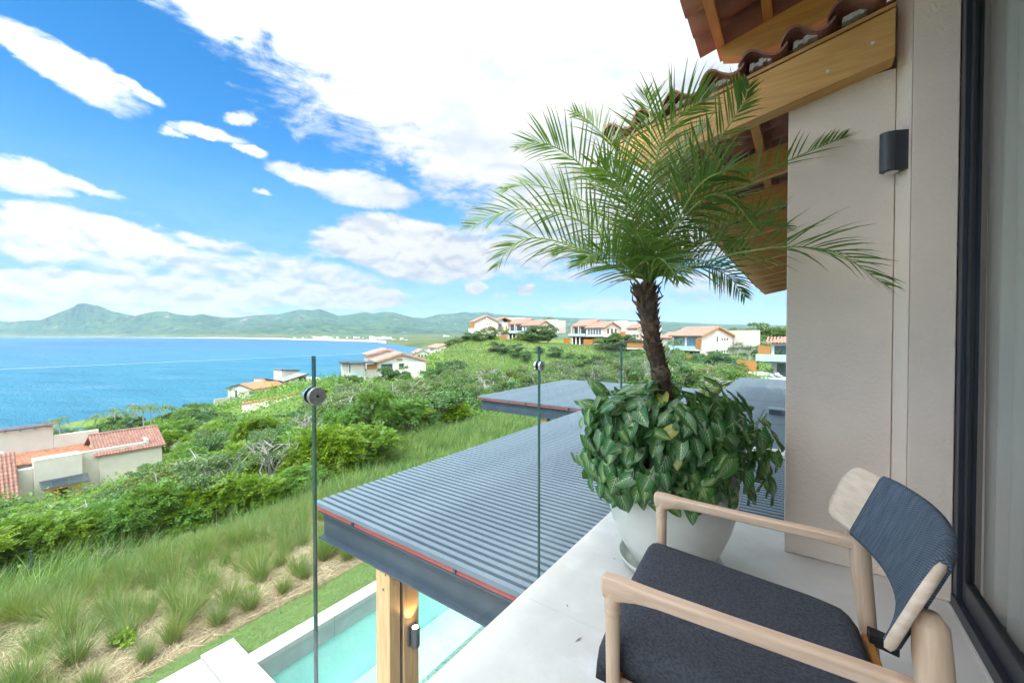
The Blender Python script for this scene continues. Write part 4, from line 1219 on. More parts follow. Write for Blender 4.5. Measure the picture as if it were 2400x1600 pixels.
def potted_palm():
    BX = Vector((PX - .015, PY + .01, .60))
    t = thing('pygmy_date_palm', 'small feathery palm with a shaggy trunk growing from the big pot', 'palm', BX)
    D0 = 2.22                                          # forward distance of the trunk
    crown = Vector(at(1514, 690, D0))
    base = BX; low = Vector(at(1553, 905, D0)); mid = Vector(at(1530, 800, D0))
    path = bez([base, low, mid, crown, crown + Vector((-.012, 0, .05))], 22)
    tr = MB(); tr.tube(path, [.047 + .005 * math.sin(i * 2.1) + (.004 if i % 2 else 0) - .010 * (i / 22) + (.010 if 13 < i < 20 else 0) for i in range(23)], 16)
    tk = tr.build('trunk', 'palm_bark', t, smooth=True, off=BX)
    # old leaf bases: scales that spiral up the trunk
    r = random.Random(5); sc = MB()
    for k in range(190):
        f = k / 190; i = f * 21.5; i0 = int(i); c = path[i0].lerp(path[i0 + 1], i - i0)
        a = k * 2.399; n = Vector((math.cos(a), math.sin(a), 0)); s = Vector((-math.sin(a), math.cos(a), 0))
        rad = .042 + .008 * (f > .6); wd = r.uniform(.010, .018); hh = r.uniform(.022, .040); lift = r.uniform(.008, .022)
        b0 = c + n * rad * .9
        sc.add([b0 - s * wd - Vector((0, 0, hh * .6)), b0 + s * wd - Vector((0, 0, hh * .6)), b0 + n * lift + s * wd * .75 + Vector((0, 0, hh * .35)), b0 + n * lift * 1.5 + Vector((0, 0, hh * .7)), b0 + n * lift - s * wd * .75 + Vector((0, 0, hh * .35)),
                b0 + n * lift * .2 + Vector((0, 0, hh * .2))], [(0, 1, 2, 3, 4), (0, 4, 5), (1, 5, 2), (4, 3, 5), (3, 2, 5)])
    sc.build('leaf_scar', 'palm_fibre', tk, off=BX)['kind'] = 'stuff'
    fb = MB()
    for k in range(420):
        f = r.random() ** .8; i = f * 21.9; i0 = int(i); c = path[i0].lerp(path[i0 + 1], i - i0)
        a = r.uniform(0, 6.28); n = Vector((math.cos(a), math.sin(a), 0)); s = Vector((-n.y, n.x, 0))
        p = c + n * .044; d = (n * r.uniform(.2, 1) + s * r.uniform(-1, 1) + Vector((0, 0, r.uniform(-.6, .9)))).normalized()
        l = r.uniform(.02, .065); w = s * .0012
        fb.add([p - w, p + w, p + d * l + Vector((0, 0, -l * .3))], [(0, 1, 2)])
    fb.build('fibre', 'palm_fibre', tk, off=BX)['kind'] = 'stuff'
    st = MB()
    for k in range(26):                                # cut stubs under the crown
        a = k * 2.4; n = Vector((math.cos(a), math.sin(a), 0)); c = crown + Vector((0, 0, -.09 + .004 * k))
        st.tube([c + n * .035, c + n * (.060 + .012 * (k % 3)) + Vector((0, 0, .045)), c + n * (.072 + .014 * (k % 4)) + Vector((0, 0, .075))], [.011, .008, .004], 5, 0, flat=.6)
    st.build('leaf_stub', 'palm_fibre', tk, off=BX)['kind'] = 'stuff'
    # spikes on the left of the trunk
    # fronds: (leaflet length, droop, twist, points as seen: px, py, metres nearer(-)/farther(+) than the trunk)
    z2 = lambda x, y: (1050 + x * .3401, 180 + y * .3401)
    FR = [
        (.26, .5, 0, [(1290, 1400, -.01), (1100, 1290, -.06), (850, 1165, -.12), (600, 1110, -.16), (440, 1170, -.19), (340, 1300, -.20)]),
        (.27, .4, .2, [(1330, 1350, -.01), (1120, 1130, -.02), (820, 955, -.04), (500, 910, -.05), (300, 965, -.06), (135, 1045, -.06)]),
        (.27, .4, .1, [(1330, 1330, .01), (1130, 1010, .06), (900, 840, .12), (700, 765, .17), (520, 745, .20), (370, 785, .22)]),
        (.26, .35, .2, [(1340, 1330, .0), (1150, 900, -.05), (950, 640, -.08), (760, 495, -.10), (620, 455, -.11), (490, 490, -.12)]),
        (.26, .3, .1, [(1350, 1330, .02), (1290, 900, .10), (1180, 560, .17), (1060, 390, .22), (960, 300, .25), (865, 245, .27)]),
        (.28, .3, .0, [(1370, 1330, .02), (1375, 900, .12), (1395, 560, .20), (1395, 330, .25), (1375, 190, .28), (1345, 110, .30)]),
        (.32, .35, .3, [(1380, 1330, -.02), (1390, 850, -.10), (1450, 520, -.18), (1550, 330, -.24), (1660, 220, -.28), (1790, 150, -.32)]),
        (.26, .2, .0, [(1400, 1330, .0), (1560, 940, -.06), (1760, 590, -.12), (1960, 300, -.18), (2040, 170, -.21), (2075, 60, -.23)]),
        (.27, .6, .3, [(1400, 1330, -.03), (1520, 1090, -.12), (1680, 910, -.20), (1830, 805, -.26), (1960, 850, -.30), (2130, 1060, -.34)]),
        (.32, .25, .0, [(1410, 1330, .01), (1620, 1050, .02), (1900, 830, .02), (2180, 660, .0), (2480, 520, -.04), (2720, 420, -.08)]),
        (.34, .45, .0, [(1410, 1340, -.02), (1640, 1310, -.10), (1950, 1225, -.20), (2350, 1170, -.34), (2700, 1225, -.45), (3010, 1430, -.54)]),
        (.25, .6, .2, [(1430, 1380, .02), (1560, 1360, .06), (1700, 1310, .12), (1830, 1320, .16), (1950, 1390, .18), (2040, 1510, .20)]),
        (.26, .4, .0, [(1420, 1330, .04), (1640, 1180, .18), (1850, 1060, .28), (2060, 960, .34), (2250, 900, .36), (2420, 900, .38)]),
        (.27, .5, .4, [(1385, 1360, -.05), (1370, 1240, -.18), (1345, 1150, -.32), (1310, 1090, -.44), (1275, 1050, -.52)]),
        (.28, .6, .2, [(1400, 1370, -.05), (1410, 1290, -.16), (1440, 1250, -.28), (1500, 1280, -.40), (1590, 1400, -.50)]),
        (.26, .4, .0, [(1340, 1350, .05), (1180, 1200, .2), (1000, 1020, .34), (820, 900, .42), (650, 880, .46)]),
        (.26, .5, .0, [(1340, 1380, .04), (1180, 1330, .18), (1000, 1230, .30), (860, 1180, .38), (740, 1220, .42)]),
        (.27, .3, .2, [(1380, 1330, .05), (1480, 850, .22), (1600, 560, .32), (1760, 420, .36), (1930, 380, .37)]),
        (.26, .3, .0, [(1360, 1340, -.04), (1280, 1000, -.16), (1190, 760, -.26), (1090, 640, -.34), (980, 590, -.40)]),
        (.26, .4, .1, [(1400, 1330, .0), (1560, 1030, -.14), (1720, 760, -.28), (1880, 660, -.36), (2040, 660, -.42)]),
        (.27, .3, .0, [(1380, 1320, .0), (1440, 960, .02), (1540, 680, .02), (1660, 470, .0), (1770, 330, -.02)]),
        (.25, .5, .0, [(1420, 1360, .03), (1600, 1230, .06), (1760, 1140, .1), (1900, 1130, .12), (2040, 1210, .14)]),
        (.25, .5, .0, [(1360, 1390, -.04), (1260, 1330, -.14), (1140, 1240, -.24), (1010, 1220, -.30), (900, 1300, -.36)]),
        (.24, .4, .0, [(1370, 1330, .02), (1330, 1020, .02), (1240, 800, .03), (1120, 680, .04), (960, 660, .05)]),
        (.28, .4, .0, [(1420, 1340, .0), (1650, 1190, .02), (1880, 1060, .02), (2120, 1000, .0), (2330, 1040, -.04)]),
    ]
    for k, (lm, dr, tw, pts) in enumerate(FR):
        ctrl = [crown * .65 + Vector(at(*z2(pts[0][0], pts[0][1]), D0)) * .35 - Vector((0, 0, .03))] + [Vector(at(*z2(x, y), D0 + dz)) for x, y, dz in pts]
        ctrl = [c - BX for c in ctrl]
        frond(t, ctrl, n=52, lmax=lm * 1.04, seed=k, droop=dr, twist=tw, w=.0108, view=True, bare=.17, r0=.0085)
potted_palm()

def arrowhead():
    t = thing('arrowhead_plant', 'bushy arrowhead plant with pale-veined leaves spilling over the pot rim', 'plant', (PX - .02, PY, .58))
    r = random.Random(21)
    # outline of one leaf: heart-shaped base, pointed tip. u across, v along
    def leaf_mesh(fold, curl, tipdrop):
        nv, nu = 9, 7; V = []; UV = []
        for j in range(nv):
            v = j / (nv - 1)
            wd = .36 * math.sin(math.pi * min(1, v * .82 + .18)) ** .75 * (1 - .25 * v) + .04 * (1 - v)
            wd = max(wd, .004)
            for i in range(nu):
                u = i / (nu - 1) - .5
                back = -.17 * (abs(u) * 2) ** 1.4 * max(0, 1 - v * 3.2)
                x = u * 2 * wd; y = v + back
                z = fold * abs(x) - tipdrop * v * v - curl * (abs(u) * 2) ** 2 * .10 + .02 * math.sin(v * 9 + u * 6)
                V.append((x, y, z)); UV.append((u + .5, v))
        Fc = [(j * nu + i, j * nu + i + 1, (j + 1) * nu + i + 1, (j + 1) * nu + i) for j in range(nv - 1) for i in range(nu - 1)]
        me = npmesh('leaf', V, Fc, 'vein_leaf', UV); me.shade_smooth(); return me
    ms = [leaf_mesh(.22, .5, .16), leaf_mesh(.40, .2, .28), leaf_mesh(.10, 1.0, .22), leaf_mesh(.55, .3, .10)]
    stems = MB(); cnt = 0
    cx = Vector((0, 0, 0))
    EV, EF, EU = [], [], []; inner = True
    LUV = [(i / 6, j / 8) for j in range(9) for i in range(7)]
    def put(az, phi, rad, size, jit=.36):
        nonlocal cnt
        # dome point: phi 0 = top, 90deg = horizontal, >90 hanging
        rad *= 1 + .09 * math.sin(az * 3.1 + 1) + .07 * math.sin(az * 7.3 + phi * 4); rr = .435 * rad; h = .335 * rad
        p = Vector((math.cos(az) * abs(math.sin(phi)) ** .72 * rr, math.sin(az) * abs(math.sin(phi)) ** .72 * rr, .03 + max(0, math.cos(phi)) ** .72 * h))
        if phi > 1.5: p.z = .03 - (phi - 1.5) * .26
        out = Vector((math.cos(az), math.sin(az), 0))
        down = Vector((0, 0, -1))
        k = min(1, phi / 1.7)
        tip = (out * (1 - .85 * k + .05) + down * (.22 + .95 * k) + Vector((r.uniform(-1, 1), r.uniform(-1, 1), r.uniform(-.6, .6))) * jit * 1.6).normalized()
        nrm = (out * (.25 + .85 * k) + Vector((0, 0, 1.05 - .65 * k)) + Vector((r.uniform(-1, 1), r.uniform(-1, 1), r.uniform(-1, 1))) * jit).normalized()
        X = tip.cross(nrm).normalized(); Z = X.cross(tip).normalized()
        M = Matrix((X, tip, Z)).transposed().to_4x4(); M.translation = p - tip * size * .45
        M = M @ Matrix.Translation((0, size * .4, 0)) @ Matrix.Rotation(r.gauss(0, .45), 4, 'Z') @ Matrix.Translation((0, -size * .4, 0))
        M = M @ Matrix.Diagonal((size * r.uniform(.85, 1.08), size, size, 1)); me_ = ms[r.randrange(4)]; cnt += 1
        if inner:
            n0 = len(EV); EV.extend([tuple(M @ v.co) for v in me_.vertices]); EF.extend([[n0 + i for i in p.vertices] for p in me_.polygons]); EU.extend(LUV)
        else:
            o = bpy.data.objects.new('leaf', me_); COL.objects.link(o); o.parent = t; o.matrix_local = M
        b = M.translation
        if r.random() < .45:
            root = Vector((out.x * .15, out.y * .15, -.02))
            stems.tube([root, root.lerp(b, .6) + Vector((0, 0, .04)), b], .0022, 4)
    k = 0
    while cnt < 720:
        k += 1; inner = cnt < 432
        f = r.random()
        az = r.uniform(0, 2 * math.pi)
        if r.random() < .62: az = math.radians(-92 + r.gauss(0, 70))           # more on the side that faces the chair
        phi = math.acos(1 - f * 1.0) * 1.02 if r.random() < .62 else r.uniform(1.45, 2.08)
        put(az, phi, (r.uniform(.80, .95) if inner else r.uniform(.90, 1.12)) if phi < 1.5 else (r.uniform(.82, .96) if inner else r.uniform(.92, 1.10)), r.uniform(.064, .116))
    # a few long trailers and upright young leaves
    for px, py, d in ((1812, 1125, 2.05), (1800, 1085, 2.1), (1826, 1060, 2.1)):
        p = Vector(at(px, py, d)) - Vector((PX, PY, .58))
        o = bpy.data.objects.new('leaf', ms[0]); COL.objects.link(o); o.parent = t
        tip = Vector((.25, -.1, -1)).normalized(); nrm = Vector((-.2, -1, .35)).normalized(); X = tip.cross(nrm).normalized(); Z = X.cross(tip)
        M = Matrix((X, tip, Z)).transposed().to_4x4(); M.translation = p; o.matrix_local = M @ Matrix.Scale(.085, 4)
        stems.tube([Vector((.25, -.05, -.02)), p * .7 + Vector((.02, 0, .06)), p], .0022, 4)
    for px, py, d, tx, tz in ((1430, 905, 2.3, -.5, .6), (1480, 900, 2.2, .7, .5), (1650, 905, 2.35, .8, .5), (1420, 935, 2.05, -.8, .4), (1720, 925, 2.25, 1, .1)):
        p = Vector(at(px, py + 25, d)) - Vector((PX, PY, .58))
        tip = Vector((tx * .8, tx * .5, tz)).normalized(); nrm = Vector((.1, -.5, .8)).normalized(); X = tip.cross(nrm).normalized(); Z = X.cross(tip)
        o = bpy.data.objects.new('leaf', ms[2]); COL.objects.link(o); o.parent = t
        M = Matrix((X, tip, Z)).transposed().to_4x4(); M.translation = p; o.matrix_local = M @ Matrix.Scale(.14, 4)
    stuff(ob('inner_leaves', npmesh('inner_leaves', EV, EF, 'vein_leaf', EU), t)).data.shade_smooth()
    stems.build('stem', 'leaf_stem', t)
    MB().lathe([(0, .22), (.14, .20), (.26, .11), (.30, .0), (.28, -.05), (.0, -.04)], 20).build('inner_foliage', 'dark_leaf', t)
arrowhead()

# ================================================================ neighbouring houses
def facing(px, theta):
    """rotation that turns local -y towards the viewer, theta degrees towards the left of the picture"""
    r = ray(px, 785); c = Vector((-r[0], -r[1], 0)).normalized()
    a = math.radians(-theta)
    n = Vector((c.x * math.cos(a) - c.y * math.sin(a), c.x * math.sin(a) + c.y * math.cos(a), 0))
    return math.atan2(n.x, -n.y)

def house(name, label, px, d, z, theta):
    x, y = hz(px, d)
    return thing(name, label, 'house', (x, y, z), facing(px, theta))

def wall(root, x0, x1, y0, y1, z0, z1, mat='stucco_bright', name='wall'):
    return MB().box(x0, x1, y0, y1, z0, z1).build(name, mat, root)

def tiled_slope(mb, p0, along, up, ncol, nrow, lift=.05):
    """barrel-tile relief on a slope: p0 = lower corner, along = eave vector, up = slope vector"""
    p0, along, up = Vector(p0), Vector(along), Vector(up)
    n = along.cross(up).normalized()
    if n.z < 0: n = -n
    A = along / ncol; U = up / nrow; r = A.length * .34
    a = A.normalized()
    for j in range(nrow):
        for i in range(ncol):
            c0 = p0 + A * (i + .5) + U * (j - .06) + n * (lift * .9); c1 = p0 + A * (i + .5) + U * (j + 1) + n * lift * .35
            vs = []
            for c, k in ((c0, 1.12), (c1, .9)):
                for t in (0, .25, .5, .75, 1):
                    g = math.pi * t
                    vs.append(c + a * (math.cos(g) * r * k) + n * (math.sin(g) * r * k * .85))
            mb.add(vs, [(q, q + 1, q + 6, q + 5) for q in range(4)] + [(4, 3, 2, 1, 0)])

def gable(root, x0, x1, y0, y1, ze, rise, oh=.5, tile='tile_far', wallmat='stucco_bright', z0=0, col=.55, trim='orange_wood', flat=False, walls=True):
    """walls with a pitched roof, ridge along x; the gables at x0 and x1"""
    ym = (y0 + y1) / 2
    if walls:
        MB().prism([(x0, y0, z0), (x0, y1, z0), (x0, y1, ze), (x0, ym, ze + rise), (x0, y0, ze)], (x1 - x0, 0, 0)).build('wall', wallmat, root)
    hw = (y1 - y0) / 2; k = rise / hw; yo = hw + oh
    b = MB(); th = .16
    for s in (-1, 1):
        e = (ym + s * yo, ze + rise - k * yo)
        b.prism([(x0 - oh, ym, ze + rise + .04), (x0 - oh, e[0], e[1] + .04), (x0 - oh, e[0], e[1] + .04 + th), (x0 - oh, ym, ze + rise + .04 + th)], (x1 - x0 + 2 * oh, 0, 0))
    roof = b.build('roof', tile, root)
    if not flat:
        t = MB(); L = x1 - x0 + 2 * oh; sl = math.hypot(yo, k * yo)
        nc = max(4, int(L / col)); nr = max(3, int(sl / (col * 1.5)))
        for s in (-1, 1):
            tiled_slope(t, (x0 - oh, ym + s * yo, ze + rise - k * yo + .04 + th), (L, 0, 0), (0, -s * yo, k * yo), nc, nr)
        t.tube([(x0 - oh, ym, ze + rise + th + .08), (x1 + oh, ym, ze + rise + th + .08)], col * .3, 6)
        stuff(t.build('roof_tile', tile, roof))
    for x in (x0 - oh - .03, x1 + oh - .03):
        tr = MB()
        for s in (-1, 1):
            e = (ym + s * yo, ze + rise - k * yo)
            tr.prism([(x, ym, ze + rise - .16), (x, e[0], e[1] - .16), (x, e[0], e[1] + .17), (x, ym, ze + rise + .17)], (.06, 0, 0))
        tr.build('fascia', trim, roof)
    return roof

def win(root, face, a0, a1, z0, z1, pos, glass='glass_dark', frame='window_frame', n=1, name='window'):
    """framed window set 60 mm into its wall face; face: 'f' (y = pos, looks to -y), 'r' (x = pos, +x), 'l' (x = pos, -x)"""
    fr = MB(); gl = MB(); t = .07
    def bx(q, u0, u1, w0, w1, e0, e1):
        if face == 'f': q.box(u0, u1, pos - e1, pos - e0, w0, w1)
        elif face == 'r': q.box(pos + e0, pos + e1, u0, u1, w0, w1)
        else: q.box(pos - e1, pos - e0, u0, u1, w0, w1)
    bx(fr, a0, a1, z0, z0 + t, .004, .05); bx(fr, a0, a1, z1 - t, z1, .004, .05)
    for i in range(n + 1):
        u = a0 + (a1 - a0 - t) * i / n; bx(fr, u, u + t, z0 + t, z1 - t, .004, .05)
    bx(gl, a0 + t, a1 - t, z0 + t, z1 - t, .003, .02)
    f = fr.build(name, frame, root); gl.build('pane', glass, f)
    return f

def slatted(root, face, a0, a1, z0, z1, pos, name='shutter', mat='orange_wood', step=.16):
    b = MB(); n = max(2, int((a1 - a0) / step))
    for i in range(n):
        u = a0 + (a1 - a0) * i / n; u1 = u + (a1 - a0) / n * .86
        if face == 'f': b.box(u, u1, pos - .10, pos - .03, z0, z1)
        elif face == 'r': b.box(pos + .03, pos + .10, u, u1, z0, z1)
        else: b.box(pos - .10, pos - .03, u, u1, z0, z1)
    if face == 'f': b.box(a0, a1, pos - .03, pos - .004, z0, z1)
    elif face == 'r': b.box(pos + .004, pos + .03, a0, a1, z0, z1)
    else: b.box(pos - .03, pos - .004, a0, a1, z0, z1)
    o = b.build(name, mat, root); stuff(o); return o

def twin_villa(label, px, d, z, theta, s=1.0, full=True):
    """two-storey hillside villa: a loggia wing behind on the left, a gabled wing in front on the right, dark recessed ground floor"""
    t = house('hillside_villa', label, px, d, z, theta); t.scale = (s, s, s)
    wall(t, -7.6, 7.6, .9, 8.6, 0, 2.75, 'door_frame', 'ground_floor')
    wall(t, -8.6, 8.0, .2, 8.6, 2.76, 3.1, 'stucco_bright', 'floor_slab')
    wall(t, -8.6, 8.05, .0, .19, 2.72, 2.95, 'dark_trim', 'slab_edge')
    gable(t, 0, 8.0, .3, 8.5, 5.9, 1.75, .45, z0=3.1)
    gable(t, -7.6, -.004, 1.6, 10.2, 6.7, 1.9, .6, z0=3.1)
    for k in range(5): win(t, 'f', 1.0 + k * 1.25, 1.75 + k * 1.25, 3.7, 5.5, .3, 'glass_blue')
    for k in range(3): win(t, 'r', 2.0 + k * 1.9, 2.8 + k * 1.9, 4.0, 5.6, 8.0, 'glass_dark')
    win(t, 'f', -6.9, -4.2, 3.15, 6.2, 1.6, 'glass_dark', n=2); win(t, 'f', -3.6, -.5, 3.15, 6.2, 1.6, 'glass_dark', n=2)
    for x in (-7.5, -3.95): wall(t, x, x + .3, .35, .65, 3.1, 6.45, 'stucco_bright', 'column')
    wall(t, -8.55, -.1, .0, .10, 3.101, 3.95, 'balcony_glass', 'balcony_rail')
    slatted(t, 'f', -9.0, -7.65, 3.2, 6.0, 1.2)
    # ground floor: timber screens, posts, a stone wall, terrace kerb
    slatted(t, 'f', -11.2, -8.0, .1, 2.2, .4, 'timber_screen')
    slatted(t, 'f', -.2, 4.0, -.2, 2.0, -.6, 'timber_screen'); slatted(t, 'f', 4.2, 7.6, .9, 2.1, -.4, 'timber_screen')
    wall(t, 4.1, 7.9, -.34, -.05, -.8, .88, 'stone_wall', 'stone_wall')
    for x in (-6.9, -5.1, -3.2): wall(t, x, x + .28, .3, .6, 0, 2.75, 'stucco', 'post')
    wall(t, -12.5, -1.2, -1.2, .3, -.9, .12, 'stucco_bright', 'terrace_kerb')
    wall(t, 4.0, 11.5, 8.6, 13, 3.1, 7.9, 'stucco_bright', 'rear_block'); wall(t, 5.2, 8.5, 8.7, 12, 7.91, 8.3, 'stucco_bright', 'parapet')
    if full:
        gable(t, 12.6, 16.5, 6.5, 12.5, 5.6, 1.2, .4, z0=2.0)
        wall(t, 17.2, 21, 8, 13, 1.6, 5.9, 'stucco_bright', 'rear_block')
        slatted(t, 'f', 10.2, 12.4, 3.0, 4.6, 5.9)
    return t
twin_villa('white two-storey villa with a three-windowed gable, right of the largest dark tree', 1372, 140, -2.2, 44)
twin_villa('white two-storey villa half hidden by a big dark tree on the hill crest', 1222, 152, -1.0, 40, .98, False)

# villa at the far left of the crest: broad gable towards the bay
t = house('hillside_villa', 'pale gabled villa at the left end of the hill crest with three tiny windows', 1138, 162, -.6, 78)
gable(t, -7, 2.0, -4.7, 4.7, 7.2, 2.2, .5, z0=-.5, trim='tile_far')
wall(t, -6.5, 1.0, 4.71, 9.0, -.5, 7.0, 'stucco_bright', 'side_wing'); gable(t, -6.8, 1.2, 4.4, 10.6, 7.6, 1.2, .4, walls=False)
for k in range(3): win(t, 'r', .2 + k * .85, .55 + k * .85, 6.0, 6.4, 2.0)
wall(t, 2.01, 2.3, -.25, .15, 7.6, 9.0, 'stucco', 'vent_slot')
slatted(t, 'r', -6.6, -4.9, 4.6, 7.0, 1.6); wall(t, .2, 2.0, -7.0, -4.72, 2.8, 4.5, 'stucco_bright', 'balcony')
win(t, 'r', 5.2, 6.4, 4.2, 6.4, 1.0, 'glass_dark')
wall(t, -8, -1, 9.2, 17, 3, 9.0, 'stucco_bright', 'rear_block')

# villa to the right of the palm trunk
t = house('hillside_villa', 'white villa with pink tiled roof and big blue windows just right of the palm trunk', 1645, 96, -5.2, 46)
gable(t, -10.2, 0, 0, 9.6, 6.3, 2.0, .55, z0=-.5)
wall(t, .004, .12, 4.0, 5.1, -.5, 7.2, 'stucco', 'recess'); 
for z in (1.7, 4.8): win(t, 'r', 4.3, 4.75, z, z + 1.3, .12, 'glass_dark')
for z in (2.3, 5.2):
    for k in range(3): win(t, 'r', 6.0 + k * .8, 6.35 + k * .8, z, z + .5, 0, 'glass_dark')
win(t, 'f', -9.4, -5.6, 3.4, 5.95, 0, 'glass_blue', n=3); win(t, 'f', -4.8, -1.5, 3.4, 5.95, 0, 'glass_blue', n=3)
slatted(t, 'f', -1.5, -.1, 3.3, 5.6, -.3)
wall(t, -11, -.5, -1.5, -.004, 2.7, 3.0, 'stucco_bright', 'balcony'); wall(t, -11, -.6, -1.5, -1.42, 3.001, 3.8, 'balcony_glass', 'balcony_rail')
win(t, 'f', -5.5, -.6, .1, 2.5, 0, 'glass_dark', n=3); slatted(t, 'f', -5.2, -1.0, -.4, 1.9, -1.0, 'timber_screen')
wall(t, -3, 4.5, 9.7, 13, 0, 7.6, 'stucco_bright', 'rear_block')
gable(t, -17, -10.4, 2, 8, 5.6, 1.4, .4, z0=-.5)

# villa half hidden by the pier, with its sun terrace
t = house('hillside_villa', 'villa beside the cream pier with a glass-fronted balcony and white sun terrace', 1808, 76, -6.3, 6)
wall(t, 0, 12, 0, 8, 0, 6.1); 
b = MB(); b.add([(-.9, -.9, 6.1), (12.9, -.9, 6.1), (12.9, 8.9, 6.1), (-.9, 8.9, 6.1), (4.0, 4, 8.1), (9, 4, 8.1)], [(0, 1, 5, 4), (1, 2, 5), (2, 3, 4, 5), (3, 0, 4), (0, 3, 2, 1)])
rf = b.build('roof', 'tile_far', t)
tb = MB(); tiled_slope(tb, (-.9, -.9, 6.12), (13.8, 0, 0), (0, 2.5, 1.02), 26, 4); stuff(tb.build('roof_tile', 'tile_far', rf))
win(t, 'f', .5, 3.6, 3.15, 5.6, 0, 'glass_dark', n=3); win(t, 'f', 4.4, 7.5, 3.15, 5.6, 0, 'glass_dark', n=3)
wall(t, -2.2, 11, -2.0, -.004, 2.7, 3.1, 'stucco_bright', 'balcony'); wall(t, -2.25, 11, -2.1, -2.01, 2.75, 4.0, 'balcony_glass', 'balcony_rail')
slatted(t, 'f', -2.1, -.1, 3.5, 5.6, -.4)
win(t, 'f', .9, 3.2, .1, 2.4, 0, 'glass_dark', n=2); win(t, 'f', 4.6, 8, .1, 2.4, 0, 'glass_dark', n=2)
wall(t, -.3, 9, -2.3, -2.05, 2.45, 2.68, 'steel_dark', 'canopy')
wall(t, 2.6, 2.95, -2.3, -1.95, 0, 2.45, 'orange_wood', 'post'); wall(t, 4.0, 4.5, -.9, -.5, 0, 2.7, 'stucco_bright', 'post')
wall(t, -5, 11, -7.2, -2.1, -.5, .0, 'white_stone', 'terrace')
wall(t, -5.4, -.2, -3.0, -2.7, 0, .75, 'stucco_bright', 'garden_wall'); slatted(t, 'f', -5.3, -2.0, .76, 2.8, -2.85, 'timber_screen'); 
q = MB()
for k in range(24): q.box(-4.6 + k * .62, -4.6 + k * .62 + .32, -7.55, -7.35, -1.2, -.25)
stuff(q.build('edge_post', 'stone_wall', t))
def lounger(px, d, label):
    p = at(px, 785, d); m_ = thing('sun_lounger', label, 'sun lounger', (p[0], p[1], -6.28), facing(1808, 6) + .4)
    MB().box(-.35, .35, -1.0, .55, .22, .36).build('mattress', 'cloth_white', m_); MB().prism([(-.35, .56, .24), (-.35, 1.05, .62), (-.35, 1.02, .74), (-.35, .54, .36)], (.7, 0, 0)).build('backrest', 'cloth_white', m_)
    for x in (-.3, .25):
        for y in (-.9, .4): MB().box(x, x + .06, y, y + .06, 0, .22).build('leg', 'cloth_blue', m_)
lounger(1790, 73.2, 'white sun lounger on the far villa terrace, nearest the orange screen')
lounger(1806, 73.2, 'middle white sun lounger on the far villa terrace')
lounger(1826, 72.6, 'white sun lounger on the far villa terrace, nearest the wooden post')
def pot_plant(px, d, z, label, s):
    p = at(px, 785, d); m_ = thing('potted_plant', label, 'potted plant', (p[0], p[1], z))
    MB().lathe([(0, 0), (.28 * s, 0), (.40 * s, .5 * s), (.36 * s, .62 * s), (.0, .60 * s)], 14).build('pot', 'cloth_white', m_, smooth=True)
    q = MB(); r = random.Random(int(px))
    for k in range(46):
        a = r.uniform(0, 6.28); e = r.uniform(.3, 1.45); l = s * r.uniform(.6, 1.3); d_ = Vector((math.cos(a) * math.cos(e), math.sin(a) * math.cos(e), math.sin(e))); w_ = Vector((-math.sin(a), math.cos(a), 0)) * .10 * s
        o_ = Vector((0, 0, .6 * s)); q.add([o_, o_ + d_ * l * .6 + w_, o_ + d_ * l + Vector((0, 0, -.15 * s)), o_ + d_ * l * .6 - w_], [(0, 1, 2, 3)])
    q.build('foliage', 'dark_leaf', m_)
pot_plant(1829, 74.6, -3.18, 'potted plant in a white pot on the far villa balcony', 1.1)
pot_plant(1808, 74.0, -6.28, 'potted plant beside the orange screen on the far villa terrace', 1.0)

# timber cabin under a flat dark roof, on the slope beside the glass corner
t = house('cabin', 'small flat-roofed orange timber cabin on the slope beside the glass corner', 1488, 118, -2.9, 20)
wall(t, -2.4, 2.6, 0, 3, 0, .5, 'stucco_bright', 'plinth'); slatted(t, 'f', -2.3, 2.5, .5, 2.2, 0, 'timber_screen'); wall(t, -2.3, 2.5, .01, 3, .5, 2.3, 'door_frame', 'wall'); wall(t, -3.0, 3.2, -.6, 3.4, 2.3, 2.55, 'dark_trim', 'roof')

# white villa in the valley with a stone pillar and a dark canopy
t = house('valley_villa', 'cream gabled villa among the trees with a stone pillar and dark canopy facing the bay', 944, 95, -10.6, 78)
gable(t, -9, 0, -5.8, 5.4, 5.7, 1.75, .55, z0=-1, trim='tile_far')
wall(t, .004, .35, .3, 5.35, -.9, 5.55, 'stucco_bright', 'front_wall')
win(t, 'r', -4.9, -2.4, 3.3, 5.2, 0, 'glass_dark', n=2); win(t, 'r', -.9, .2, 4.4, 5.2, 0, 'glass_dark')
slatted(t, 'r', -1.4, -.1, 5.9, 6.3, 0, 'vent_grille')
wall(t, .01, .9, -5.8, -2.4, 2.5, 2.75, 'stucco_bright', 'ledge')
wall(t, -1.5, .6, -8.2, -5.82, -1, 4.15, 'stone_wall', 'stone_pillar'); slatted(t, 'r', -8.1, -5.9, 4.16, 5.3, .2, 'timber_screen')
wall(t, -4.5, 1.4, -11.6, -5.9, 5.55, 5.75, 'steel_dark', 'canopy')
wall(t, -5, .2, -11.6, -8.3, -1, 3.0, 'stucco_bright', 'lower_wing'); wall(t, .2, .28, -11.6, -8.3, 3.0, 3.7, 'balcony_glass', 'balcony_rail')
wall(t, -3.5, -3.3, -11.4, -11.2, 3.0, 5.55, 'steel_dark', 'post'); win(t, 'r', -10.2, -8.9, .6, 1.8, .2, 'glass_dark')
gable(t, -17, -9.2, -6.5, 2.5, 6.8, 1.3, .5, z0=-1, trim='tile_far')
wall(t, -20, -15, -12, -6.6, 0, 4.6, 'stucco_bright', 'rear_wing'); wall(t, -21, -14, -12.5, -6.5, 4.61, 4.85, 'dark_trim', 'flat_roof')
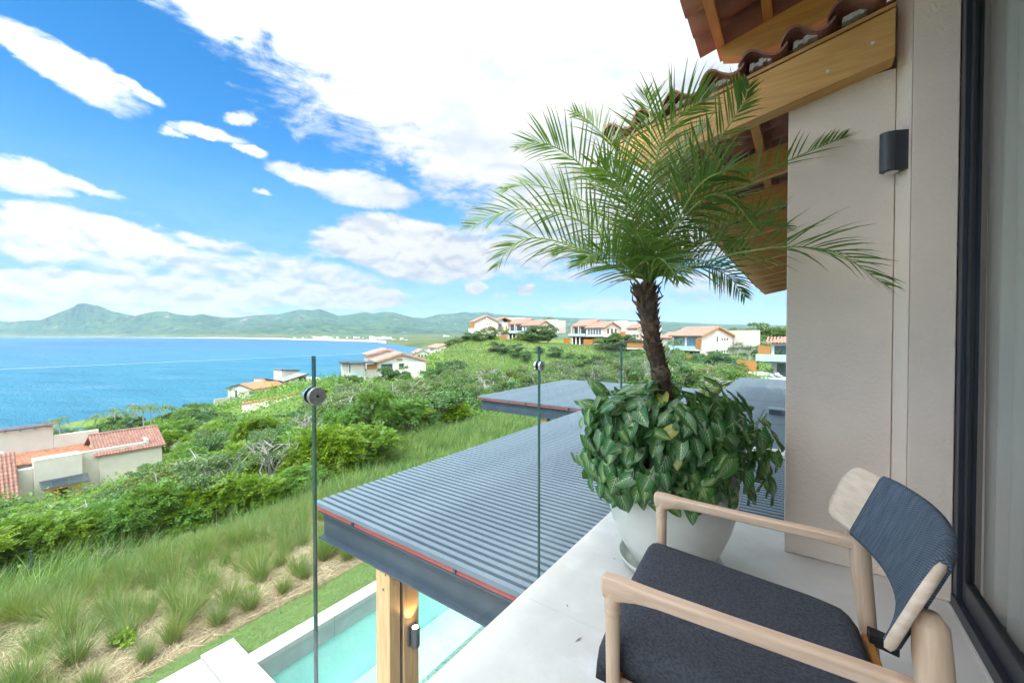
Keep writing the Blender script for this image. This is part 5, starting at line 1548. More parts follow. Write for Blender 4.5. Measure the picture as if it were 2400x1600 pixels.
# more tiled roofs further along the shore
for (px, d, z, th, w, lab) in ((985, 240, -14.5, 80, 11, 'brown tiled house behind the valley villa, nearest the water'), (1032, 265, -12, 70, 15, 'broad pinkish tiled house behind the valley villa'),
                               (1096, 300, -9.0, 60, 14, 'white house with a terracotta roof band, right of the tiled house roofs'), (1004, 420, -22, 60, 16, 'far terracotta roof on the low point, left one'),
                               (1040, 430, -20, 30, 18, 'far terracotta roof on the low point, right one')):
    t = house('shore_house', lab, px, d, z, th)
    gable(t, -w * .6, w * .6, -w * .36, w * .36, 5.2, 2.0, .6, z0=-3, trim='tile_far')
    for k in range(3): win(t, 'r', -2.6 + k * 1.9, -1.4 + k * 1.9, 2.6, 4.4, w * .6, 'glass_dark')
    for k in range(4): win(t, 'f', -4 + k * 2.2, -2.8 + k * 2.2, 2.6, 4.4, -w * .36, 'glass_dark')
    wall(t, -w * .3, w * .2, w * .37, w * .37 + 5, -2, 6.0, 'stucco_bright', 'rear_wing')

# cottage with the bright orange roof above the water
t = house('cottage', 'white cottage with a bright orange roof above the sea', 592, 135, -20.2, -42)
gable(t, -.0, 12.6, 0, 10.8, 3.4, 1.5, .45, tile='tile_orange', trim='dark_trim', flat=True)
win(t, 'l', 6.8, 7.7, .3, 2.8, 0, 'glass_dark'); wall(t, 1.6, 7.6, -2.6, -.004, 0, 2.5, 'stucco_bright', 'annex'); wall(t, 1.3, 7.8, -2.9, -.01, 2.5, 2.66, 'rust_sheet', 'annex_roof')
win(t, 'l', -2.3, -.3, .9, 2.2, 1.6, 'glass_blue', n=2); win(t, 'f', 4.6, 6.6, .8, 2.3, -2.6, 'glass_dark', n=2)
wall(t, 10.2, 12.9, -2.5, -.004, -.2, 3.2, 'stucco_bright', 'side_block')
for k in range(4): win(t, 'f', 7.0 + k * .8, 7.6 + k * .8, 2.75, 3.2, 0, 'glass_dark')
wall(t, -7, 2, 8.0, 8.3, -1.2, .7, 'stucco_bright', 'garden_wall')

# twin grey-roofed house behind it
t = house('cottage', 'white house with two tilted grey roofs and dark trim behind the orange roof', 672, 152, -19.6, -30)
def tilt(x0, x1, y0, y1, za, zb, zc=None):
    b = MB(); b.prism([(x0, y0, za), (x1, y0, zb), (x1, y0, zb + .1), (x0, y0, za + .1)], (0, y1 - y0, 0)); rf = b.build('roof', 'grey_roof', t)
    MB().prism([(x0 - .05, y0 - .12, za - .25), (x1 + .05, y0 - .12, zb - .25), (x1 + .05, y0 - .12, zb + .16), (x0 - .05, y0 - .12, za + .16)], (0, .11, 0)).build('fascia', 'dark_trim', rf)
    MB().prism([(x0 + .5, y0 + .5, 0), (x1 - .5, y0 + .5, 0), (x1 - .5, y0 + .5, zb - .02 - .5 * (zb - za) / (x1 - x0)), (x0 + .5, y0 + .5, za - .02 + .5 * (zb - za) / (x1 - x0))], (0, y1 - y0 - 1, 0)).build('wall', 'stucco_bright', t)
tilt(-8.0, -1.2, 0, 9, 5.2, 3.4); tilt(-1.19, 9.0, .6, 9, 3.3, 5.6); tilt(3.0, 10.5, 9.2, 16, 7.2, 6.4)
win(t, 'f', 5.2, 8.0, 2.9, 4.6, 1.1, 'glass_dark', n=2)
wall(t, 11, 15, 2, 9, -1, 3.4, 'stucco', 'garage')

# the building site below: shack, green hoarding, tarpaulin
sx, sy = hz(618, 112); sz = -19.6
t = thing('shack', 'open builders shack with a rusty pink sheet roof behind the green hoarding', 'shack', (sx, sy, sz), facing(618, 10))
wall(t, -4.6, -1.4, .4, 3.0, 0, 2.3, 'stucco', 'room'); MB().prism([(-6.6, -.8, 2.5), (3.2, -.8, 2.6), (4.2, 3.2, 3.1), (-4.2, 3.2, 3.1)], (0, 0, .1)).build('roof', 'rust_sheet', t)
for x in (-1.0, .6, 2.2, 3.4): wall(t, x, x + .14, -.6, -.46, 0, 2.5, 'bark_pale', 'post')
t = thing('tarpaulin', 'crumpled white tarpaulin over a heap inside the building site', 'tarpaulin', (*hz(612, 108), sz - .1))
q = MB(); r = random.Random(3); nn = 13
vs = [((i / 12 - .5) * 4.6, (j / 12 - .5) * 3.4, max(0, 1.5 * (1 - ((i / 6 - 1) ** 2 + (j / 6 - 1) ** 2) * .62)) + r.uniform(-.12, .12)) for j in range(nn) for i in range(nn)]
q.add(vs, [(j * nn + i, j * nn + i + 1, (j + 1) * nn + i + 1, (j + 1) * nn + i) for j in range(nn - 1) for i in range(nn - 1)]); q.build('sheet', 'tarp_white', t)
def hoarding(label, pts, h=2.0):
    t = thing('green_hoarding', label, 'fence', (*hz(pts[0][0], pts[0][1]), pts[0][2]))
    base = Vector(t.location); P = [Vector((*hz(p, d), z)) - base for p, d, z in pts]
    for i in range(len(P) - 1):
        a, b = P[i], P[i + 1]; n = max(1, int((b - a).length / 3.2))
        for k in range(n):
            p, q_ = a.lerp(b, k / n), a.lerp(b, (k + 1) / n); dv = (q_ - p).normalized() * .05; nv = Vector((-dv.y, dv.x, 0))
            MB().prism([p + dv, q_ - dv, q_ - dv + nv * .6, p + dv + nv * .6], (0, 0, h)).build('panel', 'green_tarp', t)
            MB().prism([p - dv - nv, p + dv - nv, p + dv + nv, p - dv + nv], (0, 0, h + .25)).build('post', 'bark_pale', t)
hoarding('long green hoarding on the seaward side of the building site', [(460, 118, -21.5), (500, 117, -21.0), (545, 115, -20.6), (592, 114, -19.9), (604, 116, -19.9)])
hoarding('short green hoarding on the near side of the building site', [(600, 103, -20.0), (632, 102, -19.0), (640, 104, -18.6), (668, 112, -17.6)])
mb = MB(); mb.lathe([(0, 1.1), (3, .9), (7, .2), (9.5, -.8)], 18); o = mb.build('spoil_heap', 'rubble'); o.location = (*hz(505, 110), -22.4); tag(o, 'bare brown spoil heap in front of the long hoarding', 'earth mound')
def person(px, d, z, top, legs, label, lean=0):
    x, y = hz(px, d); t = thing('person', label, 'person', (x, y, z), .4)
    v = [(0, 0, .92), (0, 0, 1.18), (0, 0, 1.42), (0, 0, 1.54), (0, 0, 1.70), (-.10, 0, .86), (-.12, .02, .48), (-.12, 0, .06), (.10, 0, .86), (.13, -.05, .48), (.16, -.02, .06), (-.20, 0, 1.38), (-.27, .02, 1.10), (-.25, -.12, .88), (.20, 0, 1.38), (.28, -.04, 1.12), (.22, -.20, .95), (-.12, -.10, .03), (.16, -.13, .03)]
    e = [(0, 1), (1, 2), (2, 3), (3, 4), (0, 5), (5, 6), (6, 7), (0, 8), (8, 9), (9, 10), (2, 11), (11, 12), (12, 13), (2, 14), (14, 15), (15, 16), (7, 17), (10, 18)]
    rr = [.15, .15, .15, .06, .11, .10, .07, .05, .10, .07, .05, .07, .05, .04, .07, .05, .04, .04, .04]
    me = bpy.data.meshes.new('body'); me.from_pydata(v, e, []); o = bpy.data.objects.new('body', me); COL.objects.link(o); o.parent = t
    m_ = o.modifiers.new('skin', 'SKIN'); 
    for i, k in enumerate(me.skin_vertices[0].data): k.radius = (rr[i], rr[i]); k.use_root = (i == 0)
    s_ = o.modifiers.new('sub', 'SUBSURF'); s_.levels = 1; s_.render_levels = 1
    me.materials.append(MATS[top])
person(624, 106, sz + .1, 'vest', 'navy', 'person in a yellow work vest standing under the shack roof')
person(629, 106, sz + .1, 'navy', 'navy', 'person in dark clothes standing beside the one in the yellow vest')

# the low tile-topped garden wall that crosses the scrub
def tiled_wall():
    a, b = Vector((*hz(565, 72), -12.6)), Vector((*hz(722, 78), -11.2))
    t = thing('garden_wall', 'low pink wall topped with terracotta tiles crossing the scrub below the cottage', 'wall', a); dv = (b - a); n = Vector((-dv.y, dv.x, 0)).normalized() * .14
    z0 = Vector((0, 0, 0)); p, q_ = z0, dv
    MB().prism([p - n, q_ - n, q_ + n, p + n], (0, 0, 1.5)).build('wall', 'stucco', t); k = 40; m_ = MB()
    for i in range(k):
        c = p.lerp(q_, (i + .5) / k) + Vector((0, 0, 1.5)); m_.tube([c - n * 2.2 + Vector((0, 0, .02)), c + Vector((0, 0, .16)), c + n * 2.2 + Vector((0, 0, .02))], dv.length / k * .42, 6)
    m_.build('tile', 'tile_orange', t)['kind'] = 'stuff'
tiled_wall()

# ---------------------------------------------------------------- the tiled house below on the left (its walls run parallel to ours)
def px_x(px, py, X):
    r = ray(px, py); return CP + r * (X / r[0])
HX = -50.0
S = HX / -37.5
y_ = lambda v: v * S
z_ = lambda v: 1.25 + (v - 1.25) * S
def lower_house():
    O = (HX, 8.0, -13.2)
    t = thing('courtyard_house', 'cream courtyard house with pink barrel-tile roofs below on the left', 'house', O)
    def bx(nm, m, *a, bevel=0): return MB().box(*a).build(nm, m, t, off=O, bevel=bevel)
    zt1, zb = z_(-6.30), -13.6
    bx('front_wall', 'stucco_white', HX - 1.6, HX, y_(3.04), y_(5.075), zb, z_(-6.36), bevel=.03)
    bx('wall_cap', 'stucco_bright', HX - .34, HX + .012, y_(3.03), y_(5.085), z_(-6.36) + .002, z_(-6.30), bevel=.02)
    bx('side_wall', 'stucco_white', HX - 1.25, HX - .95, y_(5.079), y_(8.30), zb, z_(-6.46), bevel=.03)
    bx('wall_cap', 'stucco_bright', HX - 1.27, HX - .94, y_(5.09), y_(8.31), z_(-6.46) + .002, z_(-6.41), bevel=.02)
    bx('end_wall', 'stucco_bright', HX - 4.0, HX - 1.0, y_(8.30), y_(8.50), zb, z_(-6.20), bevel=.03)
    bx('low_wall', 'stucco_white', HX - .9, HX - .3, y_(2.45), y_(3.035), zb, z_(-6.78), bevel=.03)
    # brick-paved roof terrace behind the parapet, thin bricks laid in rows
    bx('terrace', 'mortar', HX - 6.4, HX - 1.3, y_(2.2), y_(6.0), zb, z_(-6.62))
    br = MB(); r = random.Random(2)
    for i in range(17):
        for j in range(18):
            x0 = HX - 6.3 + i * .31; y0 = y_(2.25) + j * .27; br.box(x0, x0 + .285, y0, y0 + .24, z_(-6.62) + .002, z_(-6.62) + .03 + r.uniform(0, .02))
    stuff(br.build('brick', 'brick_orange', t, off=O))
    bx('back_wall', 'stucco_white', HX - 6.9, HX - 6.5, y_(.5), y_(4.35), zb, z_(-5.05), bevel=.03)
    bx('back_low_wall', 'stucco_white', HX - 6.9, HX - 6.5, y_(4.352), y_(6.6), zb, z_(-5.75), bevel=.03)
    # tiled coping on the back wall with rafter ends
    q = MB(); k = 44
    for i in range(k):
        y0 = y_(.5) + i * (y_(4.55) - y_(.5)) / k; q.tube([(HX - 7.3, y0, z_(-5.0) + .02), (HX - 6.2, y0, z_(-5.0) + .16)], .078, 7)
    stuff(q.build('coping_tile', 'tile_pink', t, off=O))
    for i in range(6):
        y0 = y_(.9) + i * .86; bx('rafter_end', 'tile_pink', HX - 6.5, HX - 6.05, y0, y0 + .12, z_(-5.12), z_(-5.03))
    # big gabled roof on the right: ridge along y
    xr, y0, y1, zr = HX - 3.3, y_(5.70), y_(9.40), z_(-5.76)
    ya, yb = y0, y1
    xe, ze = HX - .55, z_(-5.76) - 1.45
    xb = HX - 6.05
    w = MB(); w.prism([(xb + .5, ya + .3, zb), (xe - .2, ya + .3, zb), (xe - .2, ya + .3, ze), (xr, ya + .3, zr - .1), (xb + .5, ya + .3, ze)], (0, yb - ya - .6, 0)); w.build('gable_wall', 'stucco_white', t, off=O)
    rb = MB()
    for e in (xe, xb): rb.prism([(xr, ya, zr), (e, ya, ze), (e, ya, ze + .1), (xr, ya, zr + .1)], (0, yb - ya, 0))
    rf = rb.build('roof', 'tile_pink', t, off=O)
    tl = MB(); tiled_slope(tl, (xe, ya, ze + .1), (0, yb - ya, 0), (xr - xe, 0, zr - ze), 24, 11, .03); tiled_slope(tl, (xb, ya, ze + .1), (0, yb - ya, 0), (xr - xb, 0, zr - ze), 24, 11, .03)
    for k in range(16): tl.tube([(xr, ya + k * (yb - ya) / 16, zr + .16), (xr, ya + (k + 1.06) * (yb - ya) / 16, zr + .14)], .11, 7)
    stuff(tl.build('roof_tile', 'tile_pink', rf, off=O))
    # roof that slopes down to the near left
    tl = MB(); p0 = Vector((HX + 1.9, y_(-1.2), z_(-7.9))); 
    rb = MB(); rb.prism([(HX + 1.9, y_(-1.2), z_(-7.95)), (HX - 1.2, y_(-1.2), z_(-5.75)), (HX - 1.2, y_(-1.2), z_(-5.75) - .1), (HX + 1.9, y_(-1.2), z_(-7.95) - .1)], (0, y_(2.40) - y_(-1.2), 0)); rf2 = rb.build('roof', 'tile_pink', t, off=O)
    tiled_slope(tl, p0, (0, y_(2.40) - y_(-1.2), 0), (-3.1, 0, (z_(-5.75) - z_(-7.9))), 22, 12, .03); stuff(tl.build('roof_tile', 'tile_pink', rf2, off=O))
    bx('room', 'stucco_white', HX - 1.1, HX + 1.5, y_(-1.0), y_(2.33), zb, z_(-8.1)); bx('room', 'stucco_white', HX - 5.5, HX - 1.25, y_(-1.0), y_(2.1), zb, z_(-6.2))
    # dark corrugated awning on orange posts over the brown door
    aw = MB(); n = 44; ay0, ay1 = y_(3.25), y_(5.30)
    for i in range(n):
        y0 = ay0 + (ay1 - ay0) * i / n; y1 = ay0 + (ay1 - ay0) * (i + .6) / n
        aw.prism([(HX + .01, y0, z_(-7.62)), (HX + 1.25, y0, z_(-7.93)), (HX + 1.25, y0, z_(-7.93) - .05), (HX + .01, y0, z_(-7.62) - .05)], (0, y1 - y0, 0))
    awo = aw.build('awning', 'steel_dark', t, off=O); stuff(awo)
    bx('awning_beam', 'orange_wood', HX + 1.1, HX + 1.22, ay0 + .1, ay1 - .1, z_(-7.93) - .17, z_(-7.93) - .055)
    for v in (3.72, 3.86, 4.62, 4.80): bx('awning_post', 'orange_wood', HX + 1.0, HX + 1.15, y_(v), y_(v) + .11, zb, z_(-7.93) - .06)
    bx('door', 'door_brown', HX + .004, HX + .05, y_(3.78), y_(4.42), zb, z_(-7.75))
lower_house()

# ================================================================ vegetation
def quads_at(C, D, Nn, ln, wd):
    """rhombic leaves: centres C, directions D, normals Nn, length ln, width wd -> V (4k,3), F (k,4)"""
    D = D / np.linalg.norm(D, axis=1, keepdims=True)
    S = np.cross(D, Nn); S /= np.linalg.norm(S, axis=1, keepdims=True) + 1e-9
    ln = np.asarray(ln).reshape(-1, 1); wd = np.asarray(wd).reshape(-1, 1)
    Nn = np.cross(S, D)
    a = C; b = C + D * ln * .45 + S * wd * .5 + Nn * wd * .12; c = C + D * ln; d = C + D * ln * .45 - S * wd * .5 + Nn * wd * .12
    V = np.stack([a, b, c, d], 1).reshape(-1, 3)
    k = len(C); Fq = np.arange(4 * k).reshape(k, 4)
    return V, Fq

def lobes(rg, n, spread, h0, h1, r0, r1):
    L = []
    for i in range(n):
        a = rg.uniform(0, 6.28); q = spread * math.sqrt(rg.uniform(0, 1)); t = rg.uniform(0, 1)
        L.append((q * math.cos(a), q * math.sin(a), h0 + (h1 - h0) * t * (1 - .35 * (q / max(spread, .01)) ** 2), rg.uniform(r0, r1)))
    return np.array(L)

def sample_lobes(rg, L, n, shell=.55, squash=.8):
    i = rg.integers(0, len(L), n)
    u = rg.normal(size=(n, 3)); u /= np.linalg.norm(u, axis=1, keepdims=True)
    u[:, 2] = np.where(u[:, 2] < -.3, -u[:, 2] * .6, u[:, 2])
    r = L[i, 3] * (shell + (1 - shell) * rg.uniform(0, 1, n) ** .5)
    P = L[i, :3] + u * r[:, None] * np.array([1, 1, squash])
    return P, u

def spray_crown(name, seed, nsp, L, slen, lsize, mat, pairs=6):
    rg = np.random.default_rng(seed)
    P, u = sample_lobes(rg, L, nsp)
    d = u * np.array([1, 1, .35]) + rg.normal(size=u.shape) * .45; d[:, 2] += .12
    d /= np.linalg.norm(d, axis=1, keepdims=True)
    up = np.array([0, 0, 1.0]) + u * .35 + rg.normal(size=u.shape) * .28
    S = np.cross(d, up); S /= np.linalg.norm(S, axis=1, keepdims=True); U = np.cross(S, d)
    C, D, N, l, w = [], [], [], [], []
    sl = slen * rg.uniform(.7, 1.25, nsp)
    for k in range(pairs):
        t = (k + .7) / pairs
        c = P + d * (sl * t)[:, None] - np.array([0, 0, 1]) * (sl * t * t * .28)[:, None]
        for s in (-1, 1):
            C.append(c); D.append(S * s + d * .55 + rg.normal(size=d.shape) * .12); N.append(U + rg.normal(size=d.shape) * .2)
            l.append(lsize * rg.uniform(.75, 1.2, nsp) * (1.05 - .4 * abs(t - .45))); w.append(lsize * .42 * np.ones(nsp))
    V, Fq = quads_at(np.concatenate(C), np.concatenate(D), np.concatenate(N), np.concatenate(l), np.concatenate(w))
    return npmesh(name, V, Fq, mat)

def leaf_crown(name, seed, n, L, lsize, mat, shell=.6, flat=.5):
    rg = np.random.default_rng(seed)
    P, u = sample_lobes(rg, L, n, shell)
    D = rg.normal(size=u.shape) + u * .5; N = u + np.array([0, 0, flat]) + rg.normal(size=u.shape) * .45
    V, Fq = quads_at(P, D, N, lsize * rg.uniform(.7, 1.3, n), lsize * rg.uniform(.45, .7, n))
    return npmesh(name, V, Fq, mat)

def limbs(seed, h, r, n, spread, top, curve=.1, sub=3, base=(0, 0)):
    q = MB(); rr = random.Random(seed)
    for i in range(n):
        a = rr.uniform(0, 6.28); e = Vector((math.cos(a) * spread * rr.uniform(.4, 1), math.sin(a) * spread * rr.uniform(.4, 1), top * rr.uniform(.75, 1)))
        m1 = Vector((e.x * .25 + rr.uniform(-curve, curve), e.y * .25 + rr.uniform(-curve, curve), h * rr.uniform(.8, 1.1)))
        m2 = m1.lerp(e, .5) + Vector((rr.uniform(-curve, curve), rr.uniform(-curve, curve), rr.uniform(0, curve)))
        q.tube(bez([(base[0], base[1], -.12), m1 * .45, m1, m2, e], 8), [r, r * .85, r * .75, r * .62, r * .5, r * .42, r * .32, r * .2, r * .1], 5, cap=False)
        for k in range(sub):
            b = m1.lerp(e, rr.uniform(.1, .8)); f = b + Vector((rr.uniform(-1, 1), rr.uniform(-1, 1), rr.uniform(.0, .8))) * spread * .5
            mm = b.lerp(f, .5) + Vector((rr.uniform(-curve, curve), rr.uniform(-curve, curve), curve)) * .6
            q.tube([b, mm, f], [r * .34, r * .2, r * .06], 4, cap=False)
    return q

def plant(name, label, cat, crown_me, trunk_mb=None, tmat='bark', group=None, trunk_name='trunk'):
    t = thing(name, label, cat, group=group)
    ob('crown' if trunk_mb else 'foliage', crown_me, t)
    if trunk_mb: trunk_mb.build(trunk_name, tmat, t, smooth=True)
    return t

rgv = np.random.default_rng(77)
def L_(seed, *a): return lobes(np.random.default_rng(seed), *a)
SHRUB = [plant('leafy_shrub', '', 'shrub', spray_crown('foliage', 31 + k, 1150, L_(31 + k, 11, .36, .18, .72, .16, .28), .15, .052, 'shrub_leaf'), limbs(k, .3, .016, 5, .35, .7, .05), 'twig', trunk_name='stem') for k in range(4)]
YOUNG = [plant('young_tree', '', 'tree', spray_crown('crown', 51 + k, 1500, L_(51 + k, 12, .34, .42, .86, .13, .22), .10, .036, 'shrub_leaf', 7), limbs(60 + k, .4, .018, 6, .32, .8, .05), 'bark') for k in range(3)]
SCRUB = [plant('scrub_tree', '', 'tree', leaf_crown('crown', 71 + k, 4200, L_(71 + k, 15, .42, .45, .86, .09, .19), .036, 'scrub_leaf', .45), limbs(80 + k, .35, .020, 9, .48, .92, .10, 5), 'bark_pale') for k in range(4)]
DARK = [plant('round_tree', '', 'tree', leaf_crown('crown', 91 + k, 4200, L_(91 + k, 24, .42, .16, .84, .08, .19), .058, 'dark_leaf', .45), limbs(95 + k, .3, .022, 4, .3, .6, .05), 'bark') for k in range(4)]
GREEN = [plant('leafy_tree', '', 'tree', leaf_crown('crown', 111 + k, 4400, L_(111 + k, 22, .42, .24, .84, .08, .18), .050, 'hill_leaf', .45), limbs(115 + k, .35, .022, 5, .36, .7, .06), 'bark') for k in range(4)]
LIME = [plant('lime_bush', '', 'shrub', leaf_crown('foliage', 131 + k, 1100, L_(131 + k, 8, .4, .2, .6, .14, .26), .12, 'lime_leaf', .5), None) for k in range(2)]
BARE = []
for k in range(3):
    t = thing('bare_tree', '', 'tree'); limbs(140 + k, .3, .020, 9, .5, .95, .12, 6).build('trunk', 'bark_pale', t, smooth=True); BARE.append(t)
COCO = []
for k in range(3):
    t = thing('coconut_palm', '', 'palm'); r = random.Random(150 + k)
    q = MB(); q.tube(bez([(0, 0, -.3), (.15, .05, 2.2), (.35, .1, 4.6), (.45, .12, 6.2)], 10), [.22, .17, .15, .14, .14, .13, .13, .12, .12, .11, .10], 8); q.build('trunk', 'bark_pale', t, smooth=True)
    for i in range(15):
        a = i * 2.4 + r.uniform(-.2, .2); e = r.uniform(-.35, 1.15); l = r.uniform(2.4, 3.2); dh = Vector((math.cos(a), math.sin(a), 0)); c = Vector((.45, .12, 6.15))
        ctrl = [c, c + dh * l * .3 * math.cos(e) + Vector((0, 0, l * .3 * math.sin(e) + .15)), c + dh * l * .65 * math.cos(e * .8) + Vector((0, 0, l * .5 * math.sin(e) - .05)), c + dh * l * .95 + Vector((0, 0, l * .5 * math.sin(e) - l * .38))]
        frond(t, ctrl, n=16, lmax=.85, w=.085, seed=i + 40 * k, r0=.05, bare=.12, droop=.9, mat='coconut_leaf' if i < 13 else 'dead_frond', stem='petiole')
    COCO.append(t)

PLACED = {}
def put(proto, px, d, w, h, label, group=None, rz=None, sink=.03):
    x, y = hz(px, d); z = ground(x, y)
    PLACED.setdefault(id(proto), (proto, []))[1].append((x, y, z - sink * h, rgv.uniform(0, 6.28) if rz is None else rz, (w, w, h), label, group))

def flush():
    for proto, pls in PLACED.values():
        outs = copies(proto, [p[:5] for p in pls])
        for o, p in zip(outs, pls):
            o['label'] = p[5]
            if p[6]: o['group'] = p[6]
            elif 'group' in o.keys(): del o['group']
    PLACED.clear()

def tab(t, x): return float(np.interp(x, [a for a, b in t], [b for a, b in t]))
EDGE = [(-300, 9.6), (-100, 10.6), (0, 11.4), (150, 12.2), (300, 13.2), (500, 14.4), (700, 15.6), (850, 19), (900, 24), (1000, 28), (1150, 30), (1300, 36), (1450, 38), (1600, 30), (1800, 28)]   # where the scrub begins
TOP1 = [(-300, 1190), (0, 1172), (110, 1190), (200, 1186), (250, 1140), (330, 1095), (400, 1040), (440, 1010), (480, 992), (560, 975), (640, 965), (720, 962), (790, 935), (830, 900), (900, 893), (990, 880), (1050, 862), (1150, 856),
        (1250, 850), (1320, 830), (1400, 812), (1480, 832), (1530, 800), (1600, 838), (1690, 835), (1740, 872), (1900, 880)]
TOP2 = [(-300, 1060), (0, 1030), (60, 1012), (130, 1000), (220, 985), (300, 962), (360, 960), (430, 950), (470, 950), (530, 965), (600, 975), (700, 962), (760, 905), (800, 893), (860, 890), (1000, 880)]
def height_to(px, d, top, h):
    x, y = hz(px, d); z = ground(x, y); zm = H - (tab(top, px) - 785) / F * d
    return min(h, zm - z)

def scatter(pxa, pxb, da, db, n, gap, pick, top, tries=40, avoid=()):
    pts = []
    for _ in range(n * tries):
        if len(pts) >= n: break
        px = rgv.uniform(pxa, pxb); d = math.sqrt(rgv.uniform(da * da, db * db))
        if d < tab(EDGE, px) + .6: continue
        x, y = hz(px, d)
        if x > -7.6 and y < 20 and px < 1300: continue
        if any((x - a) ** 2 + (y - b) ** 2 < (gap * (1 + d * .004)) ** 2 for a, b in pts): continue
        if any((x - a) ** 2 + (y - b) ** 2 < c * c for a, b, c in avoid): continue
        proto, w, h, label, group = pick(px, d)
        hh = height_to(px, d, top, h)
        if hh < .45: continue
        w = w * (.55 + .45 * hh / h)
        pts.append((x, y)); put(proto, px, d, w, hh, label, group)
    return pts
HOUSES = [(HX - 2, 8, 9.5), (*hz(936, 92), 8), (*hz(592, 135), 11), (*hz(672, 152), 11), (*hz(1488, 118), 4), (*hz(1645, 98), 8), (*hz(1820, 76), 8), (*hz(610, 112), 7), (*hz(505, 110), 7)]
ch = lambda a: a[int(rgv.integers(0, len(a)))]

# first line of bright feathery shrubs behind the planted bank
G1 = 'bright feathery shrubs at the edge of the planted bank'
for px in range(-230, 860, 46):
    d = tab(EDGE, px) + rgv.uniform(.5, 1.0); hh = height_to(px, d, TOP1, rgv.uniform(1.25, 1.9)); 
    if hh > .5: put(ch(SHRUB), px + rgv.uniform(-12, 12), d, rgv.uniform(1.7, 2.3), hh, 'bright feathery shrub at the edge of the planted grass bank', G1)
scatter(-280, 480, 11, 31, 64, 1.15, lambda px, d: (ch(SHRUB + SHRUB + GREEN + SCRUB), rgv.uniform(1.9, 2.8), rgv.uniform(1.5, 2.4), 'bright green shrub on the slope between the grass bank and the tiled house', 'shrubs above the tiled house'), TOP1, avoid=HOUSES)
scatter(430, 900, 15, 40, 62, 1.5, lambda px, d: (ch(SHRUB + YOUNG + YOUNG + SCRUB + GREEN), rgv.uniform(2.2, 3.8), rgv.uniform(2.2, 3.8), 'bright green bush in the thicket left of the pergola', 'bushes in the thicket left of the pergola'), TOP1, avoid=HOUSES)
put(YOUNG[0], 952, 27, 3.2, height_to(952, 27, [(0, 925)], 4), 'rounded bright green young tree standing at the top of the grass bank')
put(YOUNG[1], 1078, 30, 3.6, height_to(1078, 30, [(0, 940)], 4), 'wide bright green young tree behind the grass bank, left of the far pergola')
put(YOUNG[2], 1010, 31, 3.0, height_to(1010, 31, [(0, 945)], 4), 'bright green bush between the two young trees behind the grass bank')
# olive scrub with bare pale branches across the valley
G2 = 'olive scrub trees across the valley'
scatter(770, 1480, 30, 84, 74, 3.0, lambda px, d: (ch(SCRUB + SCRUB + GREEN), rgv.uniform(4.0, 6.2), rgv.uniform(3.2, 5.2), 'olive scrub tree with thin pale branches in the valley below the hill', G2), TOP1, avoid=HOUSES)
scatter(480, 820, 38, 84, 40, 3.2, lambda px, d: (ch(SCRUB + SHRUB + GREEN), rgv.uniform(3.6, 5.4), rgv.uniform(2.8, 4.6), 'leafy green tree on the slope below the cottage', 'trees on the slope below the cottage'), TOP2, avoid=HOUSES)
for px, d, w, h in ((1085, 45, 4.4, 3.4), (1130, 52, 5, 3.6), (995, 46, 4, 2.8), (905, 50, 3.6, 2.4), (1215, 56, 5, 3.4)):
    put(ch(BARE), px, d, w, height_to(px, d, [(0, 850), (900, 900), (1000, 895), (1100, 872), (1300, 868)], h), 'leafless pale branching tree standing in the valley scrub', 'leafless trees in the valley scrub')
put(BARE[1], 432, 30, 2.6, height_to(432, 30, [(0, 975)], 3.4), 'leafless white branched tree just right of the tiled house roof')
put(GREEN[0], 1392, 68, 8.0, height_to(1392, 68, [(0, 808)], 7), 'tall spreading tree with forked pale trunk seen through the middle glass pane')
put(GREEN[2], 1325, 74, 6.0, height_to(1325, 74, [(0, 840)], 5), 'leafy tree left of the tall spreading tree behind the glass')
# below the cottage, down to the sea: coconut palms and dense trees
G3 = 'coconut palms above the shore'
for px, d, top in ((112, 78, 1000), (215, 80, 985), (243, 86, 968), (265, 76, 990), (292, 84, 962), (318, 80, 970), (352, 84, 958), (380, 88, 960), (336, 74, 985), (176, 84, 995), (405, 92, 955), (140, 72, 1010), (536, 128, 905), (571, 122, 925), (590, 120, 922)):
    x, y = hz(px, d); zt = H - (top - 785) / F * d; s = (zt - ground(x, y)) / 8.0
    put(ch(COCO), px, d, max(.75, s), max(.75, s), 'coconut palm with drooping fronds among the trees above the shore' if d < 100 else 'small palm in the garden of the orange roofed cottage', G3 if d < 100 else 'palms in the cottage garden')
scatter(-260, 480, 52, 112, 74, 3.4, lambda px, d: (ch(GREEN + DARK + SHRUB), rgv.uniform(4.5, 7), rgv.uniform(3.5, 6), 'dense green tree between the tiled house and the sea', 'trees between the tiled house and the sea'), TOP2, avoid=HOUSES)
scatter(40, 470, 40, 56, 16, 3.0, lambda px, d: (ch(GREEN + SHRUB), rgv.uniform(3, 5), rgv.uniform(2.5, 4), 'green tree right behind the tiled house', 'trees right behind the tiled house'), TOP2, avoid=HOUSES)
scatter(420, 800, 88, 150, 60, 3.6, lambda px, d: (ch(GREEN + SCRUB), rgv.uniform(4, 6), rgv.uniform(2.5, 4), 'small green tree round the seaside cottages', 'trees round the seaside cottages'),
        [(400, 948), (440, 940), (500, 945), (545, 950), (600, 958), (680, 935), (700, 905), (730, 895), (800, 880)], avoid=HOUSES)
put(GREEN[1], 452, 112, 5.0, 6.0, 'slender tree with a pale trunk at the left end of the long hoarding')
